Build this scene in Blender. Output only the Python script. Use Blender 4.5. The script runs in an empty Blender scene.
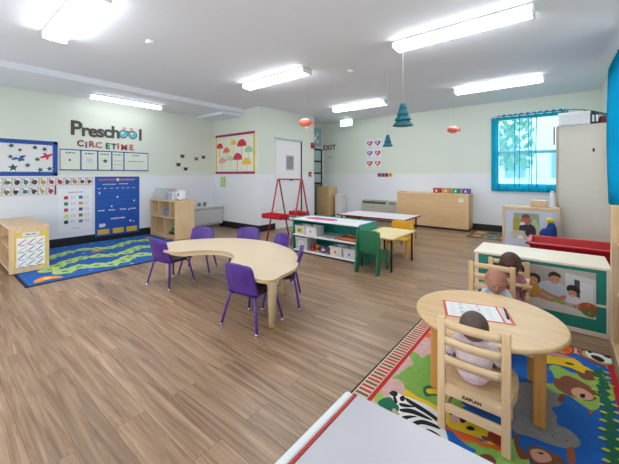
import bpy, bmesh, math, random
from mathutils import Matrix, Vector, Euler
random.seed(7)
C = bpy.context.scene.collection
SC = bpy.context.scene
PI = math.pi

# ------------------------------------------------------------------ camera, world, exposure
CAM_H = 1.22; FPX = 312.0; HEAD = math.radians(38.8); HY = 175.0; CXP = 309.5
cam_d = bpy.data.cameras.new('camera'); cam = bpy.data.objects.new('camera', cam_d); C.objects.link(cam)
cam.location = (0, 0, CAM_H); cam.rotation_euler = (PI/2, 0, HEAD)
cam_d.sensor_width = 36.0; cam_d.lens = 36.0*FPX/619.0
cam_d.shift_y = -(232.0-HY)/619.0; cam_d.clip_start = 0.02
SC.camera = cam
SC.view_settings.view_transform = 'Standard'; SC.view_settings.look = 'None'
SC.view_settings.exposure = 1.78; SC.view_settings.gamma = 1.0; SC.view_settings.use_curve_mapping = False
W = bpy.data.worlds.new('world'); SC.world = W; W.use_nodes = True
bg = W.node_tree.nodes['Background']; bg.inputs[0].default_value = (0.80, 0.90, 1.0, 1); bg.inputs[1].default_value = 2.0
LAMP = 7.2          # emission of the fluorescent diffusers
def area(name, loc, aim, sx, sy, power, col=(1, 1, 1)):    # unseen fill lamps added behind and beside the viewer to brighten the room
    d = bpy.data.lights.new(name, 'AREA'); d.shape = 'RECTANGLE'; d.size = sx; d.size_y = sy; d.energy = power; d.color = col
    o = bpy.data.objects.new(name, d); C.objects.link(o); o.location = loc
    o.rotation_euler = (Vector(aim)-Vector(loc)).to_track_quat('-Z', 'Y').to_euler(); return o
area('front_fill', (-3.3, -1.55, 1.15), (-3.3, 3.0, 2.9), 5.8, 1.6, 30, (.93, .97, 1))  # added fill along the front wall, tilted up to lift the ceiling
area('side_fill', (.52, -.75, 1.3), (-.6, 5.0, 3.4), 1.0, 1.5, 13, (.93, .97, 1))  # second added fill, aimed up toward the far ceiling

# ------------------------------------------------------------------ helpers
def lin(h):
    h = h.lstrip('#'); r = [int(h[i:i+2], 16)/255 for i in (0, 2, 4)]
    return tuple((c/12.92 if c <= .04045 else ((c+.055)/1.055)**2.4) for c in r)+(1,)
MATS = {}
def mat(hexc, rough=.5, metal=0, var=.06, scale=9, bump=0, coat=0, emit=0, alpha=None, trans=0):
    key = (hexc, rough, metal, var, scale, bump, coat, emit, alpha, trans)
    if key in MATS: return MATS[key]
    m = bpy.data.materials.new('paint_'+hexc.lstrip('#')); m.use_nodes = True
    nt = m.node_tree; b = nt.nodes['Principled BSDF']
    b.inputs['Roughness'].default_value = rough; b.inputs['Metallic'].default_value = metal
    b.inputs['Coat Weight'].default_value = coat
    c = lin(hexc)
    if emit:
        b.inputs['Emission Color'].default_value = c; b.inputs['Emission Strength'].default_value = emit
    if alpha is not None: b.inputs['Alpha'].default_value = alpha
    if trans: b.inputs['Transmission Weight'].default_value = trans
    if var:
        tc = nt.nodes.new('ShaderNodeTexCoord'); n = nt.nodes.new('ShaderNodeTexNoise'); n.inputs['Scale'].default_value = scale
        n.inputs['Detail'].default_value = 3
        r = nt.nodes.new('ShaderNodeValToRGB')
        r.color_ramp.elements[0].position = .3; r.color_ramp.elements[1].position = .7
        r.color_ramp.elements[0].color = tuple(x*(1-var) for x in c[:3])+(1,)
        r.color_ramp.elements[1].color = tuple(min(1, x*(1+var)) for x in c[:3])+(1,)
        nt.links.new(tc.outputs['Object'], n.inputs['Vector']); nt.links.new(n.outputs['Fac'], r.inputs['Fac'])
        nt.links.new(r.outputs['Color'], b.inputs['Base Color'])
        if bump:
            bp = nt.nodes.new('ShaderNodeBump'); bp.inputs['Strength'].default_value = bump; bp.inputs['Distance'].default_value = .002
            nt.links.new(n.outputs['Fac'], bp.inputs['Height']); nt.links.new(bp.outputs['Normal'], b.inputs['Normal'])
    else: b.inputs['Base Color'].default_value = c
    MATS[key] = m; return m
def wood(h1, h2, rough=.42, axis='X', scale=3.0):
    key = ('wood', h1, h2, rough, axis, scale)
    if key in MATS: return MATS[key]
    m = bpy.data.materials.new('wood_grain'); m.use_nodes = True; nt = m.node_tree; b = nt.nodes['Principled BSDF']
    b.inputs['Roughness'].default_value = rough
    tc = nt.nodes.new('ShaderNodeTexCoord'); mp = nt.nodes.new('ShaderNodeMapping')
    s = {'X': (1, 14, 14), 'Y': (14, 1, 14), 'Z': (14, 14, 1)}[axis]; mp.inputs['Scale'].default_value = s
    n = nt.nodes.new('ShaderNodeTexNoise'); n.inputs['Scale'].default_value = scale; n.inputs['Detail'].default_value = 5; n.inputs['Distortion'].default_value = .6
    r = nt.nodes.new('ShaderNodeValToRGB'); r.color_ramp.elements[0].position = .33; r.color_ramp.elements[1].position = .68
    r.color_ramp.elements[0].color = lin(h1); r.color_ramp.elements[1].color = lin(h2)
    nt.links.new(tc.outputs['Object'], mp.inputs['Vector']); nt.links.new(mp.outputs['Vector'], n.inputs['Vector'])
    nt.links.new(n.outputs['Fac'], r.inputs['Fac']); nt.links.new(r.outputs['Color'], b.inputs['Base Color'])
    MATS[key] = m; return m

MAPLE = wood('#d6b68c', '#e6cba5', .4, 'Z'); MAPLEX = wood('#d6b68c', '#e6cba5', .4, 'X'); MAPLEY = wood('#d6b68c', '#e6cba5', .4, 'Y')
BIRCH = wood('#dcb98a', '#ecd0a5', .38, 'Z'); BIRCHX = wood('#dcb98a', '#ecd0a5', .38, 'X')
OAKX = wood('#d7b080', '#e4c295', .4, 'X', 4); TABLEW = wood('#dbb581', '#e6c696', .33, 'X', 2.5); HONEY = wood('#c48a3f', '#d39c52', .42, 'Z')
CREAM = mat('#e2cfb0', .3, var=.02); CREAMEDGE = mat('#c9ae86', .4); WHITE = mat('#eceef0', .35, var=.02); WHITEP = mat('#e8e9ea', .5, var=.02)
BLACK = mat('#141416', .4, var=.1); TEAL = mat('#149084', .4); RED = mat('#c4161f', .35); CHROME = mat('#c9ccd0', .2, metal=1, var=0)
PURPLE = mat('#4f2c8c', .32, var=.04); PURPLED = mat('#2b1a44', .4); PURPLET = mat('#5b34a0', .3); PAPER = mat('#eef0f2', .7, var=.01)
GREYINK = mat('#6c7176', .7); BLUE = mat('#1a4fa6', .55); STEEL = mat('#a9adb2', .35, metal=.8, var=.02)

class MB:
    def __init__(s, M=None): s.bm = bmesh.new(); s.mats = []; s.M = M or Matrix()
    def mi(s, m):
        if m not in s.mats: s.mats.append(m)
        return s.mats.index(m)
    def _fin(s, verts, faces, m, smooth=False):
        i = s.mi(m)
        for f in faces: f.material_index = i; f.smooth = smooth
        bmesh.ops.transform(s.bm, matrix=s.M, verts=verts)
    def box(s, c, sz, m, bev=.003, rot=None, seg=1):
        before = set(s.bm.faces)
        r = bmesh.ops.create_cube(s.bm, size=1); vs = r['verts']
        T = Matrix.Translation(c) @ (rot.to_matrix().to_4x4() if rot else Matrix()) @ Matrix.Diagonal((sz[0], sz[1], sz[2], 1))
        bmesh.ops.transform(s.bm, matrix=T, verts=vs)
        b = min(bev, min(sz)*.45)
        if b > 0:
            es = list({e for v in vs for e in v.link_edges})
            bmesh.ops.bevel(s.bm, geom=es, offset=b, segments=seg, affect='EDGES', profile=.5)
        fs = [f for f in s.bm.faces if f not in before]; vs = list({v for f in fs for v in f.verts})
        s._fin(vs, fs, m); return s
    def b2(s, p0, p1, m, bev=.003, seg=1):
        return s.box([(a+b)/2 for a, b in zip(p0, p1)], [abs(b-a) for a, b in zip(p0, p1)], m, bev, seg=seg)
    def ball(s, c, r, m, seg=20, rot=None):
        r = (r, r, r) if not hasattr(r, '__len__') else r
        before = set(s.bm.faces); q = bmesh.ops.create_uvsphere(s.bm, u_segments=seg, v_segments=max(6, seg*2//3), radius=1)
        T = Matrix.Translation(c) @ (rot.to_matrix().to_4x4() if rot else Matrix()) @ Matrix.Diagonal((*r, 1))
        bmesh.ops.transform(s.bm, matrix=T, verts=q['verts'])
        s._fin(q['verts'], [f for f in s.bm.faces if f not in before], m, True); return s
    def tube(s, pts, r, m, seg=10, cap=True):
        pts = [Vector(p) for p in pts]; n = len(pts); rs = r if hasattr(r, '__len__') else [r]*n
        rings = []; prev = None
        for i, p in enumerate(pts):
            d = ((pts[min(i+1, n-1)]-pts[max(i-1, 0)])).normalized()
            u = prev - d*prev.dot(d) if prev else (Vector((0, 0, 1)).cross(d) if abs(d.z) < .95 else Vector((1, 0, 0)).cross(d))
            u.normalize(); prev = u; v = d.cross(u)
            rings.append([s.bm.verts.new(p+(u*math.cos(a)+v*math.sin(a))*rs[i]) for a in [2*PI*k/seg for k in range(seg)]])
        fs = []
        for a, b in zip(rings, rings[1:]):
            for k in range(seg): fs.append(s.bm.faces.new((a[k], a[(k+1) % seg], b[(k+1) % seg], b[k])))
        s._fin([], fs, m, True)
        if cap: s._fin([], [s.bm.faces.new(rings[0][::-1]), s.bm.faces.new(rings[-1])], m)
        bmesh.ops.transform(s.bm, matrix=s.M, verts=[v for q in rings for v in q]); return s
    def lathe(s, c, prof, m, seg=24):
        rings = []
        for (r, z) in prof: rings.append([s.bm.verts.new((c[0]+r*math.cos(2*PI*k/seg), c[1]+r*math.sin(2*PI*k/seg), c[2]+z)) for k in range(seg)])
        fs = []
        for a, b in zip(rings, rings[1:]):
            for k in range(seg): fs.append(s.bm.faces.new((a[k], a[(k+1) % seg], b[(k+1) % seg], b[k])))
        s._fin([], fs, m, True); s._fin([], [s.bm.faces.new(rings[0][::-1]), s.bm.faces.new(rings[-1])], m)
        bmesh.ops.transform(s.bm, matrix=s.M, verts=[v for q in rings for v in q]); return s
    def prism(s, pts, z0, z1, m, side=None, bev=0):
        lo = [s.bm.verts.new((x, y, z0)) for x, y in pts]; hi = [s.bm.verts.new((x, y, z1)) for x, y in pts]; n = len(pts)
        sf = [s.bm.faces.new((lo[i], lo[(i+1) % n], hi[(i+1) % n], hi[i])) for i in range(n)]
        t = s.bm.faces.new(hi); b = s.bm.faces.new(lo[::-1])
        s._fin([], sf, side or m); s._fin([], [t, b], m)
        vs = lo+hi
        bmesh.ops.transform(s.bm, matrix=s.M, verts=vs); return s
    def poly(s, pts, z, m):
        vs = [s.bm.verts.new((p[0], p[1], z)) for p in pts]
        try: f = s.bm.faces.new(vs)
        except ValueError: return s
        f.normal_update()
        if f.normal.z < 0: f.normal_flip()
        s._fin(vs, [f], m); return s
    def rect(s, x0, y0, x1, y1, z, m): return s.poly([(x0, y0), (x1, y0), (x1, y1), (x0, y1)], z, m)
    def disc(s, x, y, r, z, m, ry=None, n=16): return s.poly([(x+r*math.cos(2*PI*k/n), y+(ry or r)*math.sin(2*PI*k/n)) for k in range(n)], z, m)
    def grid(s, f, nu, nv, m, smooth=True, thick=0):
        g = [[s.bm.verts.new(f(i/nu, j/nv)) for j in range(nv+1)] for i in range(nu+1)]
        fs = [s.bm.faces.new((g[i][j], g[i+1][j], g[i+1][j+1], g[i][j+1])) for i in range(nu) for j in range(nv)]
        s._fin([v for r in g for v in r], fs, m, smooth); return s
    def text(s, body, size, x, y, z, m, depth=.001, align='CENTER', bold=0, spacing=1.0, base=False):
        cu = bpy.data.curves.new('lettering', 'FONT'); cu.body = body; cu.size = size; cu.extrude = depth; cu.align_x = align; cu.align_y = 'BOTTOM_BASELINE' if base else 'CENTER'
        cu.offset = bold; cu.resolution_u = 3; cu.space_character = spacing
        o = bpy.data.objects.new('lettering', cu); me = o.to_mesh()
        vs = [s.bm.verts.new((v.co.x+x, v.co.y+y, v.co.z+z+depth)) for v in me.vertices]; fs = []
        for p in me.polygons:
            try: fs.append(s.bm.faces.new([vs[i] for i in p.vertices]))
            except ValueError: pass
        o.to_mesh_clear(); bpy.data.objects.remove(o); bpy.data.curves.remove(cu)
        s._fin(vs, fs, m); return s
    def build(s, name, parent=None, loc=None, rotz=0):
        me = bpy.data.meshes.new(name); bmesh.ops.recalc_face_normals(s.bm, faces=[f for f in s.bm.faces]) if getattr(s, 'recalc', False) else None
        s.bm.to_mesh(me); s.bm.free()
        for m in s.mats: me.materials.append(m)
        o = bpy.data.objects.new(name, me); C.objects.link(o)
        if parent: o.parent = parent
        if loc: o.location = loc
        o.rotation_euler.z = rotz
        return o
def thing(name, label, cat, loc=(0, 0, 0), rotz=0, group=None):
    o = bpy.data.objects.new(name, None); C.objects.link(o); o.location = loc; o.rotation_euler = (0, 0, rotz)
    o.empty_display_size = .1; return tag(o, label, cat, group)
def tag(o, label, cat, group=None, kind=None):
    if label: o['label'] = label
    if cat: o['category'] = cat
    if group: o['group'] = group
    if kind: o['kind'] = kind
    return o
def struct(name, mb): o = mb.build(name); o['kind'] = 'structure'; return o
def copy_tree(o, parent=None):
    c = o.copy(); C.objects.link(c); c.parent = parent
    for ch in list(o.children): copy_tree(ch, c)
    return c
def wallM(origin, side):   # local x = along the wall, y = up, z = out of the wall
    if side == 'left': R = Matrix(((0, 0, 1), (1, 0, 0), (0, 1, 0)))       # wall facing +X, x runs to +Y
    else: R = Matrix(((1, 0, 0), (0, 0, -1), (0, 1, 0)))                   # wall facing -Y, x runs to +X
    return R.to_4x4()
def on_wall(mb_fn, name, origin, side, label=None, cat=None, group=None, parent=None):
    mb = MB(wallM(origin, side)); mb_fn(mb); o = mb.build(name, parent, origin)
    if cat: tag(o, label, cat, group)
    return o
def catmull(pts, n=5, closed=True):
    out = []; L = len(pts)
    for i in range(L if closed else L-1):
        g = lambda k: pts[k % L] if closed else pts[max(0, min(L-1, k))]
        p0, p1, p2, p3 = [Vector(g(i+k)) for k in (-1, 0, 1, 2)]
        for j in range(n):
            t = j/n; out.append(tuple(.5*((2*p1)+(p2-p0)*t+(2*p0-5*p1+4*p2-p3)*t*t+(3*p1-p0-3*p2+p3)*t**3)))
    if not closed: out.append(tuple(pts[-1]))
    return out
def star(x, y, r, n=5, a0=PI/2, q=.42): return [(x+(r if k % 2 == 0 else r*q)*math.cos(a0+PI*k/n), y+(r if k % 2 == 0 else r*q)*math.sin(a0+PI*k/n)) for k in range(2*n)]
def heart(x, y, r): return [(x+r*.062*16*math.sin(t)**3, y+r*.062*(13*math.cos(t)-5*math.cos(2*t)-2*math.cos(3*t)-math.cos(4*t))) for t in [2*PI*k/24 for k in range(24)]]
FV = (-math.sin(HEAD), math.cos(HEAD)); RV = (math.cos(HEAD), math.sin(HEAD))
def fl(x, y, z=0.0):       # floor point under a photograph point (for the flat rug patterns)
    t = (CAM_H-z)*FPX/(y-HY); k = t*(x-CXP)/FPX
    return (FV[0]*t+RV[0]*k, FV[1]*t+RV[1]*k)

# ------------------------------------------------------------------ the room
XL, XP, YP, YP2, XA, YB, XR, YF = -6.63, -5.0, 4.5, 6.41, -5.68, 7.75, .58, -1.6
HC = 2.67
def cz(y): return HC if y < 4 else HC+.11*(y-4)/(YB-4)
def floor_mat():
    m = bpy.data.materials.new('floor_planks'); m.use_nodes = True; nt = m.node_tree; b = nt.nodes['Principled BSDF']; L = nt.links.new
    b.inputs['Roughness'].default_value = .36
    tc = nt.nodes.new('ShaderNodeTexCoord')
    br = nt.nodes.new('ShaderNodeTexBrick'); br.offset = .37; br.inputs['Scale'].default_value = 1; br.inputs['Brick Width'].default_value = 1.22
    br.inputs['Row Height'].default_value = .145; br.inputs['Mortar Size'].default_value = .0012; br.inputs['Color1'].default_value = (0, 0, 0, 1); br.inputs['Color2'].default_value = (1, 1, 1, 1)
    br.inputs['Mortar'].default_value = (.1, .1, .1, 1); br.inputs['Bias'].default_value = 0
    L(tc.outputs['Object'], br.inputs['Vector'])
    # grain coordinates shifted plank by plank
    sep = nt.nodes.new('ShaderNodeSeparateXYZ'); L(tc.outputs['Object'], sep.inputs[0])
    rgb = nt.nodes.new('ShaderNodeSeparateColor'); L(br.outputs['Color'], rgb.inputs[0])
    mul = nt.nodes.new('ShaderNodeMath'); mul.operation = 'MULTIPLY'; mul.inputs[1].default_value = 17; L(rgb.outputs[0], mul.inputs[0])
    add = nt.nodes.new('ShaderNodeMath'); add.operation = 'ADD'; L(sep.outputs['X'], add.inputs[0]); L(mul.outputs[0], add.inputs[1])
    cmb = nt.nodes.new('ShaderNodeCombineXYZ'); L(add.outputs[0], cmb.inputs[0]); L(sep.outputs['Y'], cmb.inputs[1]); L(mul.outputs[0], cmb.inputs[2])
    mp = nt.nodes.new('ShaderNodeMapping'); mp.inputs['Scale'].default_value = (.8, 17, 1); L(cmb.outputs[0], mp.inputs[0])
    n = nt.nodes.new('ShaderNodeTexNoise'); n.inputs['Scale'].default_value = 1.5; n.inputs['Detail'].default_value = 9; n.inputs['Roughness'].default_value = .70; n.inputs['Distortion'].default_value = .9
    L(mp.outputs[0], n.inputs['Vector'])
    r = nt.nodes.new('ShaderNodeValToRGB'); e = r.color_ramp.elements; e[0].position = .30; e[1].position = .70
    e[0].color = lin('#6b4f3c'); e[1].color = lin('#c6a98c'); k = e.new(.52); k.color = lin('#a5876c')
    L(n.outputs['Fac'], r.inputs['Fac'])
    mx = nt.nodes.new('ShaderNodeMixRGB'); mx.blend_type = 'MULTIPLY'; mx.inputs[0].default_value = 1
    r2 = nt.nodes.new('ShaderNodeValToRGB'); r2.color_ramp.elements[0].color = (.74, .73, .72, 1); r2.color_ramp.elements[1].color = (1, .98, .95, 1); L(rgb.outputs[0], r2.inputs['Fac'])
    L(r.outputs['Color'], mx.inputs[1]); L(r2.outputs['Color'], mx.inputs[2])
    mx2 = nt.nodes.new('ShaderNodeMixRGB'); mx2.blend_type = 'MIX'; mx2.inputs[2].default_value = lin('#6a5443')
    L(br.outputs['Fac'], mx2.inputs[0]); L(mx.outputs[0], mx2.inputs[1]); L(mx2.outputs[0], b.inputs['Base Color'])
    bp = nt.nodes.new('ShaderNodeBump'); bp.inputs['Strength'].default_value = .12; bp.inputs['Distance'].default_value = .002; L(n.outputs['Fac'], bp.inputs['Height']); L(bp.outputs['Normal'], b.inputs['Normal'])
    return m
FLOOR = floor_mat()
WALLG = mat('#dce4da', .75, var=.012, scale=1.5); WAIN = mat('#e6eaf1', .42, var=.012, scale=1.2); CEIL = mat('#e5eaf4', .85, var=.012, scale=40, bump=.15)
TRIMW = mat('#e9ebee', .45, var=.01)
struct('floor', MB().b2((XL-.2, YF-.2, -.1), (XR+.2, YB+.2, 0), FLOOR, 0))
c = MB()
prof = [(YF-.2, HC), (4, HC), (YB+.2, cz(YB+.2)), (YB+.2, 3.0), (YF-.2, 3.0)]
c.M = Matrix(((0, 0, 1, 0), (1, 0, 0, 0), (0, 1, 0, 0), (0, 0, 0, 1)))
c.prism(prof, XL-.2, XR+.2, CEIL); struct('ceiling', c)
struct('trim_1', MB().b2((XL, YF, 2.585), (-5.47, YP, HC+.01), CEIL, .004))
struct('trim_2', MB().b2((XL, 4.02, 2.53), (-5.60, YP, 2.585), CEIL, .004))
struct('wall_left', MB().b2((XL-.2, YF-.2, 0), (XL, YP, 2.7), WALLG, 0))
struct('wall_pillar', MB().b2((XL-.2, YP, 0), (XP, YP2, 2.85), WALLG, .002))
struct('wall_alcove', MB().b2((XA-.15, YP2, 0), (XA, YB+.2, 2.85), WALLG, 0))
struct('wall_front', MB().b2((XL-.2, YF-.2, 0), (XR+.2, YF, 2.7), WALLG, 0))
# back wall with a window opening, right wall with another
WX0, WX1, WZ0, WZ1 = -1.09, .12, .96, 2.44
bw = MB()
bw.b2((XA-.15, YB, 0), (WX0, YB+.2, 2.85), WALLG, 0).b2((WX1, YB, 0), (XR+.2, YB+.2, 2.85), WALLG, 0)
bw.b2((WX0, YB, 0), (WX1, YB+.2, WZ0), WALLG, 0).b2((WX0, YB, WZ1), (WX1, YB+.2, 2.85), WALLG, 0); struct('wall_back', bw)
w4 = struct('added_window', MB().b2((-6.3, YF-.005, .3), (-.3, YF+.002, 2.0), WHITE, 0))  # made-up window behind the viewer, added to frame the front fill lamp
q = MB()
for k in range(5): q.b2((-6.3+k*1.49, YF, .3), (-6.24+k*1.49, YF+.03, 2.0), TRIMW)
q.b2((-6.3, YF, .25), (-.28, YF+.04, .31), TRIMW).b2((-6.3, YF, 1.98), (-.28, YF+.03, 2.05), TRIMW); q.build('window_frame', w4)
RY0, RY1, RZ0, RZ1 = 4.2, 5.45, .95, 2.4
rw = MB()
rw.b2((XR, YF-.2, 0), (XR+.2, RY0, 2.85), WALLG, 0).b2((XR, RY1, 0), (XR+.2, YB+.2, 2.85), WALLG, 0)
rw.b2((XR, RY0, 0), (XR+.2, RY1, RZ0), WALLG, 0).b2((XR, RY0, RZ1), (XR+.2, RY1, 2.85), WALLG, 0); struct('wall_right', rw)
# white wainscot panels (each wall its own trim)
WH = 1.235; t = .006
struct('trim_3', MB().b2((XL, YF, .14), (XL+t, YP, WH-.02), WAIN, .001))
struct('trim_4', MB().b2((XL, YP-t, .14), (XP+t, YP, WH), WAIN, .001))
tw = MB(); tw.b2((XP, YP, .14), (XP+t, 4.98, WH), WAIN, .001).b2((XP, 5.94, .14), (XP+t, YP2, WH), WAIN, .001); struct('trim_5', tw)
struct('trim_6', MB().b2((XA, YB-t, .14), (WX0, YB, WH+.02), WAIN, .001).b2((WX0, YB-t, .14), (WX1, YB, WZ0-.05), WAIN, .001).b2((WX1, YB-t, .14), (XR, YB, WH+.02), WAIN, .001))
struct('trim_7', MB().b2((XR-t, YF, .14), (XR, YB, .93), WAIN, .001))
BB = mat('#1b1c20', .45)
struct('baseboard_left', MB().b2((XL, YF, 0), (XL+.012, YP, .14), BB, .002))
struct('baseboard_pillar', MB().b2((XL, YP-.012, 0), (XP+.012, YP, .14), BB, .002).b2((XP, YP, 0), (XP+.012, 4.98, .14), BB, .002).b2((XP, 5.94, 0), (XP+.012, YP2, .14), BB, .002))
struct('baseboard_back', MB().b2((XA, YB-.012, 0), (XR, YB, .14), BB, .002))
struct('baseboard_right', MB().b2((XR-.012, YF, 0), (XR, YB, .14), BB, .002))

# door in the pillar wall
d = struct('door_1', MB().b2((XP, 5.03, 0), (XP+.012, 5.88, 2.02), TRIMW, .002))
f_ = MB(); f_.b2((XP, 4.985, 0), (XP+.03, 5.03, 2.07), TRIMW).b2((XP, 5.90, 0), (XP+.03, 5.94, 2.07), TRIMW).b2((XP, 4.985, 2.03), (XP+.03, 5.94, 2.07), mat('#b8bcc2', .5)).build('door_frame', d)
MB().b2((XP+.002, 5.86, 0), (XP+.024, 5.90, 2.03), BLACK).build('door_edge', d)
MB().b2((XP+.01, 5.33, 1.34), (XP+.018, 5.60, 1.68), STEEL).b2((XP+.014, 5.36, 1.37), (XP+.02, 5.57, 1.65), mat('#8e9499', .2)).build('door_window', d)
hb = MB(); hb.b2((XP+.01, 5.36, 1.10), (XP+.018, 5.66, 1.13), STEEL).tube([(XP+.012, 5.5, 1.10), (XP+.06, 5.5, 1.10), (XP+.07, 5.42, 1.09)], .012, BLACK).build('door_handle', d)
# glazed door and transom in the alcove
GLS = bpy.data.materials.new('pane_glass'); GLS.use_nodes = True
_n = GLS.node_tree; _b = _n.nodes['Principled BSDF']; _b.inputs['Base Color'].default_value = (.75, .88, .92, 1); _b.inputs['Roughness'].default_value = .05; _b.inputs['Alpha'].default_value = .25
GLSD = mat('#b7cdd2', .15)
d2 = struct('door_2', MB().b2((XA, 6.75, 0), (XA+.03, 7.62, 2.0), mat('#7f9499', .4)))
q = MB(); q.b2((XA+.03, 6.75, .05), (XA+.05, 6.80, 2.0), BLACK).b2((XA+.03, 7.57, .05), (XA+.05, 7.62, 2.0), BLACK)
for zz in (.05, .95, 1.25, 1.6, 1.95): q.b2((XA+.03, 6.75, zz), (XA+.05, 7.62, zz+.05), BLACK)
q.build('door_frame', d2)
MB().b2((XA+.028, 6.8, 1.0), (XA+.036, 7.57, 1.95), GLSD).build('door_pane', d2)
MB().b2((XA+.05, 7.05, 1.35), (XA+.055, 7.2, 1.5), RED, 0).build('door_sticker', d2)
w3 = struct('window_3', MB().b2((XA, 6.75, 2.08), (XA+.02, 7.62, 2.62), mat('#9fc3cf', .2)))
q = MB()
for k in range(16):
    a, b_ = 6.85+random.random()*.7, 2.14+random.random()*.42
    q.M = wallM(None, 'left'); q.poly(star(a, b_, .075, 7, random.random(), .5), XA+.024+k*.0004, PAPER)
q.build('window_sticker', w3)

# ------------------------------------------------------------------ windows with sheer turquoise curtains
def sheer(name, tr, col='#17a9c9'):
    m = bpy.data.materials.new(name); m.use_nodes = True; nt = m.node_tree; nt.nodes.clear(); L = nt.links.new
    o = nt.nodes.new('ShaderNodeOutputMaterial'); mx = nt.nodes.new('ShaderNodeMixShader'); mx.inputs[0].default_value = tr
    d_ = nt.nodes.new('ShaderNodeBsdfDiffuse'); d_.inputs[0].default_value = lin(col); tl = nt.nodes.new('ShaderNodeBsdfTranslucent'); tl.inputs[0].default_value = lin(col)
    m2 = nt.nodes.new('ShaderNodeMixShader'); m2.inputs[0].default_value = .55; tp = nt.nodes.new('ShaderNodeBsdfTransparent'); tp.inputs[0].default_value = (.80, .97, 1, 1)
    L(d_.outputs[0], m2.inputs[1]); L(tl.outputs[0], m2.inputs[2]); L(m2.outputs[0], mx.inputs[1]); L(tp.outputs[0], mx.inputs[2]); L(mx.outputs[0], o.inputs[0]); return m
SHEER = sheer('sheer_cloth', .62); HEM = sheer('curtain_hem', .05, '#129dbd'); HEM2 = sheer('curtain_cloth', .03, '#0f7f9f')
w1 = struct('window_1', MB().b2((WX0, YB+.10, WZ0), (WX1, YB+.112, WZ1), GLS, 0))
q = MB(); fy0, fy1 = YB+.05, YB+.15
for (a, b_) in (((WX0, fy0, WZ0), (WX0+.05, fy1, WZ1)), ((WX1-.05, fy0, WZ0), (WX1, fy1, WZ1)), ((WX0, fy0, WZ0), (WX1, fy1, WZ0+.05)), ((WX0, fy0, WZ1-.05), (WX1, fy1, WZ1)), ((WX0, fy0, 1.66), (WX1, fy1, 1.72))): q.b2(a, b_, TRIMW)
q.build('window_frame', w1)
MB().b2((WX0-.03, YB-.03, WZ0-.04), (WX1+.03, YB+.1, WZ0), TRIMW).build('window_sill', w1)
w2 = struct('window_2', MB().b2((XR+.10, RY0, RZ0), (XR+.112, RY1, RZ1), GLS, 0))
q = MB()
for (a, b_) in (((XR+.05, RY0, RZ0), (XR+.15, RY0+.05, RZ1)), ((XR+.05, RY1-.05, RZ0), (XR+.15, RY1, RZ1)), ((XR+.05, RY0, RZ0), (XR+.15, RY1, RZ0+.05)), ((XR+.05, RY0, RZ1-.05), (XR+.15, RY1, RZ1)), ((XR+.05, RY0, 1.66), (XR+.15, RY1, 1.72))): q.b2(a, b_, TRIMW)
q.build('window_frame', w2)
cu = thing('window_curtain', 'sheer turquoise curtain over the back wall window, daylight showing through', 'curtain', (WX0-.07, YB-.07, .88))
CW = WX1-WX0+.14
def drape(x0, x1, z0, z1, amp=.012, off=0, nn=90):
    def f(u, v):
        x = x0+(x1-x0)*u; z = z0+(z1-z0)*v
        fold = math.sin(x*46)+.6*math.sin(x*83+1.3)+.5*math.sin(x*21+.4)
        return (x, off+amp*fold*(1-.4*v), z)
    return f
MB().grid(drape(.13, CW-.1, .16, 1.5), 120, 10, SHEER).build('sheer_panel', cu)
MB().grid(drape(0, .13, .0, 1.58), 16, 10, HEM).build('side_hem', cu)
MB().grid(drape(CW-.1, CW, .0, 1.58), 16, 10, HEM).build('side_hem', cu)
MB().grid(drape(.13, CW-.1, 0, .16), 110, 4, HEM).build('bottom_hem', cu)
q = MB()
def hd(u, v):
    x = .13+(CW-.23)*u; return (x, .012*math.sin(x*46)-.008*math.sin(x*140), 1.5+(.10+.012*math.sin(x*61))*v)
q.grid(hd, 160, 3, HEM); q.build('heading', cu)
q = MB()
for x in (.42, .50, .66, .70, .78): q.grid(lambda u, v, x=x: (x+.014*u+.006*math.sin(v*7+x*9), -.02+.006*math.sin(v*9), .1+1.42*v), 2, 16, HEM2)
q.build('gathered_fold', cu)
MB().tube([(-.06, 0, 1.56), (CW+.06, 0, 1.56)], .008, WHITE).build('curtain_rod', cu)
cr = thing('window_curtain', 'turquoise curtain hanging on the right wall at the edge of view', 'curtain', (.50, 4.35, .86))
def f(u, v):
    y = 1.16*u*(1-.04*(1-v)) ; return (.018*math.sin(y*44)+.012*math.sin(y*91)-.02*math.sin(v*3), y, 1.70*v+ (.02*math.sin(u*50) if v > .97 else 0))
MB().grid(f, 110, 14, HEM2).build('curtain_cloth', cr)
MB().tube([(0, -.2, 1.66), (0, 1.25, 1.66)], .01, WHITE).tube([(0, 1.2, 1.66), (.08, 1.2, 1.66)], .008, WHITE).build('curtain_rod', cr)
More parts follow.
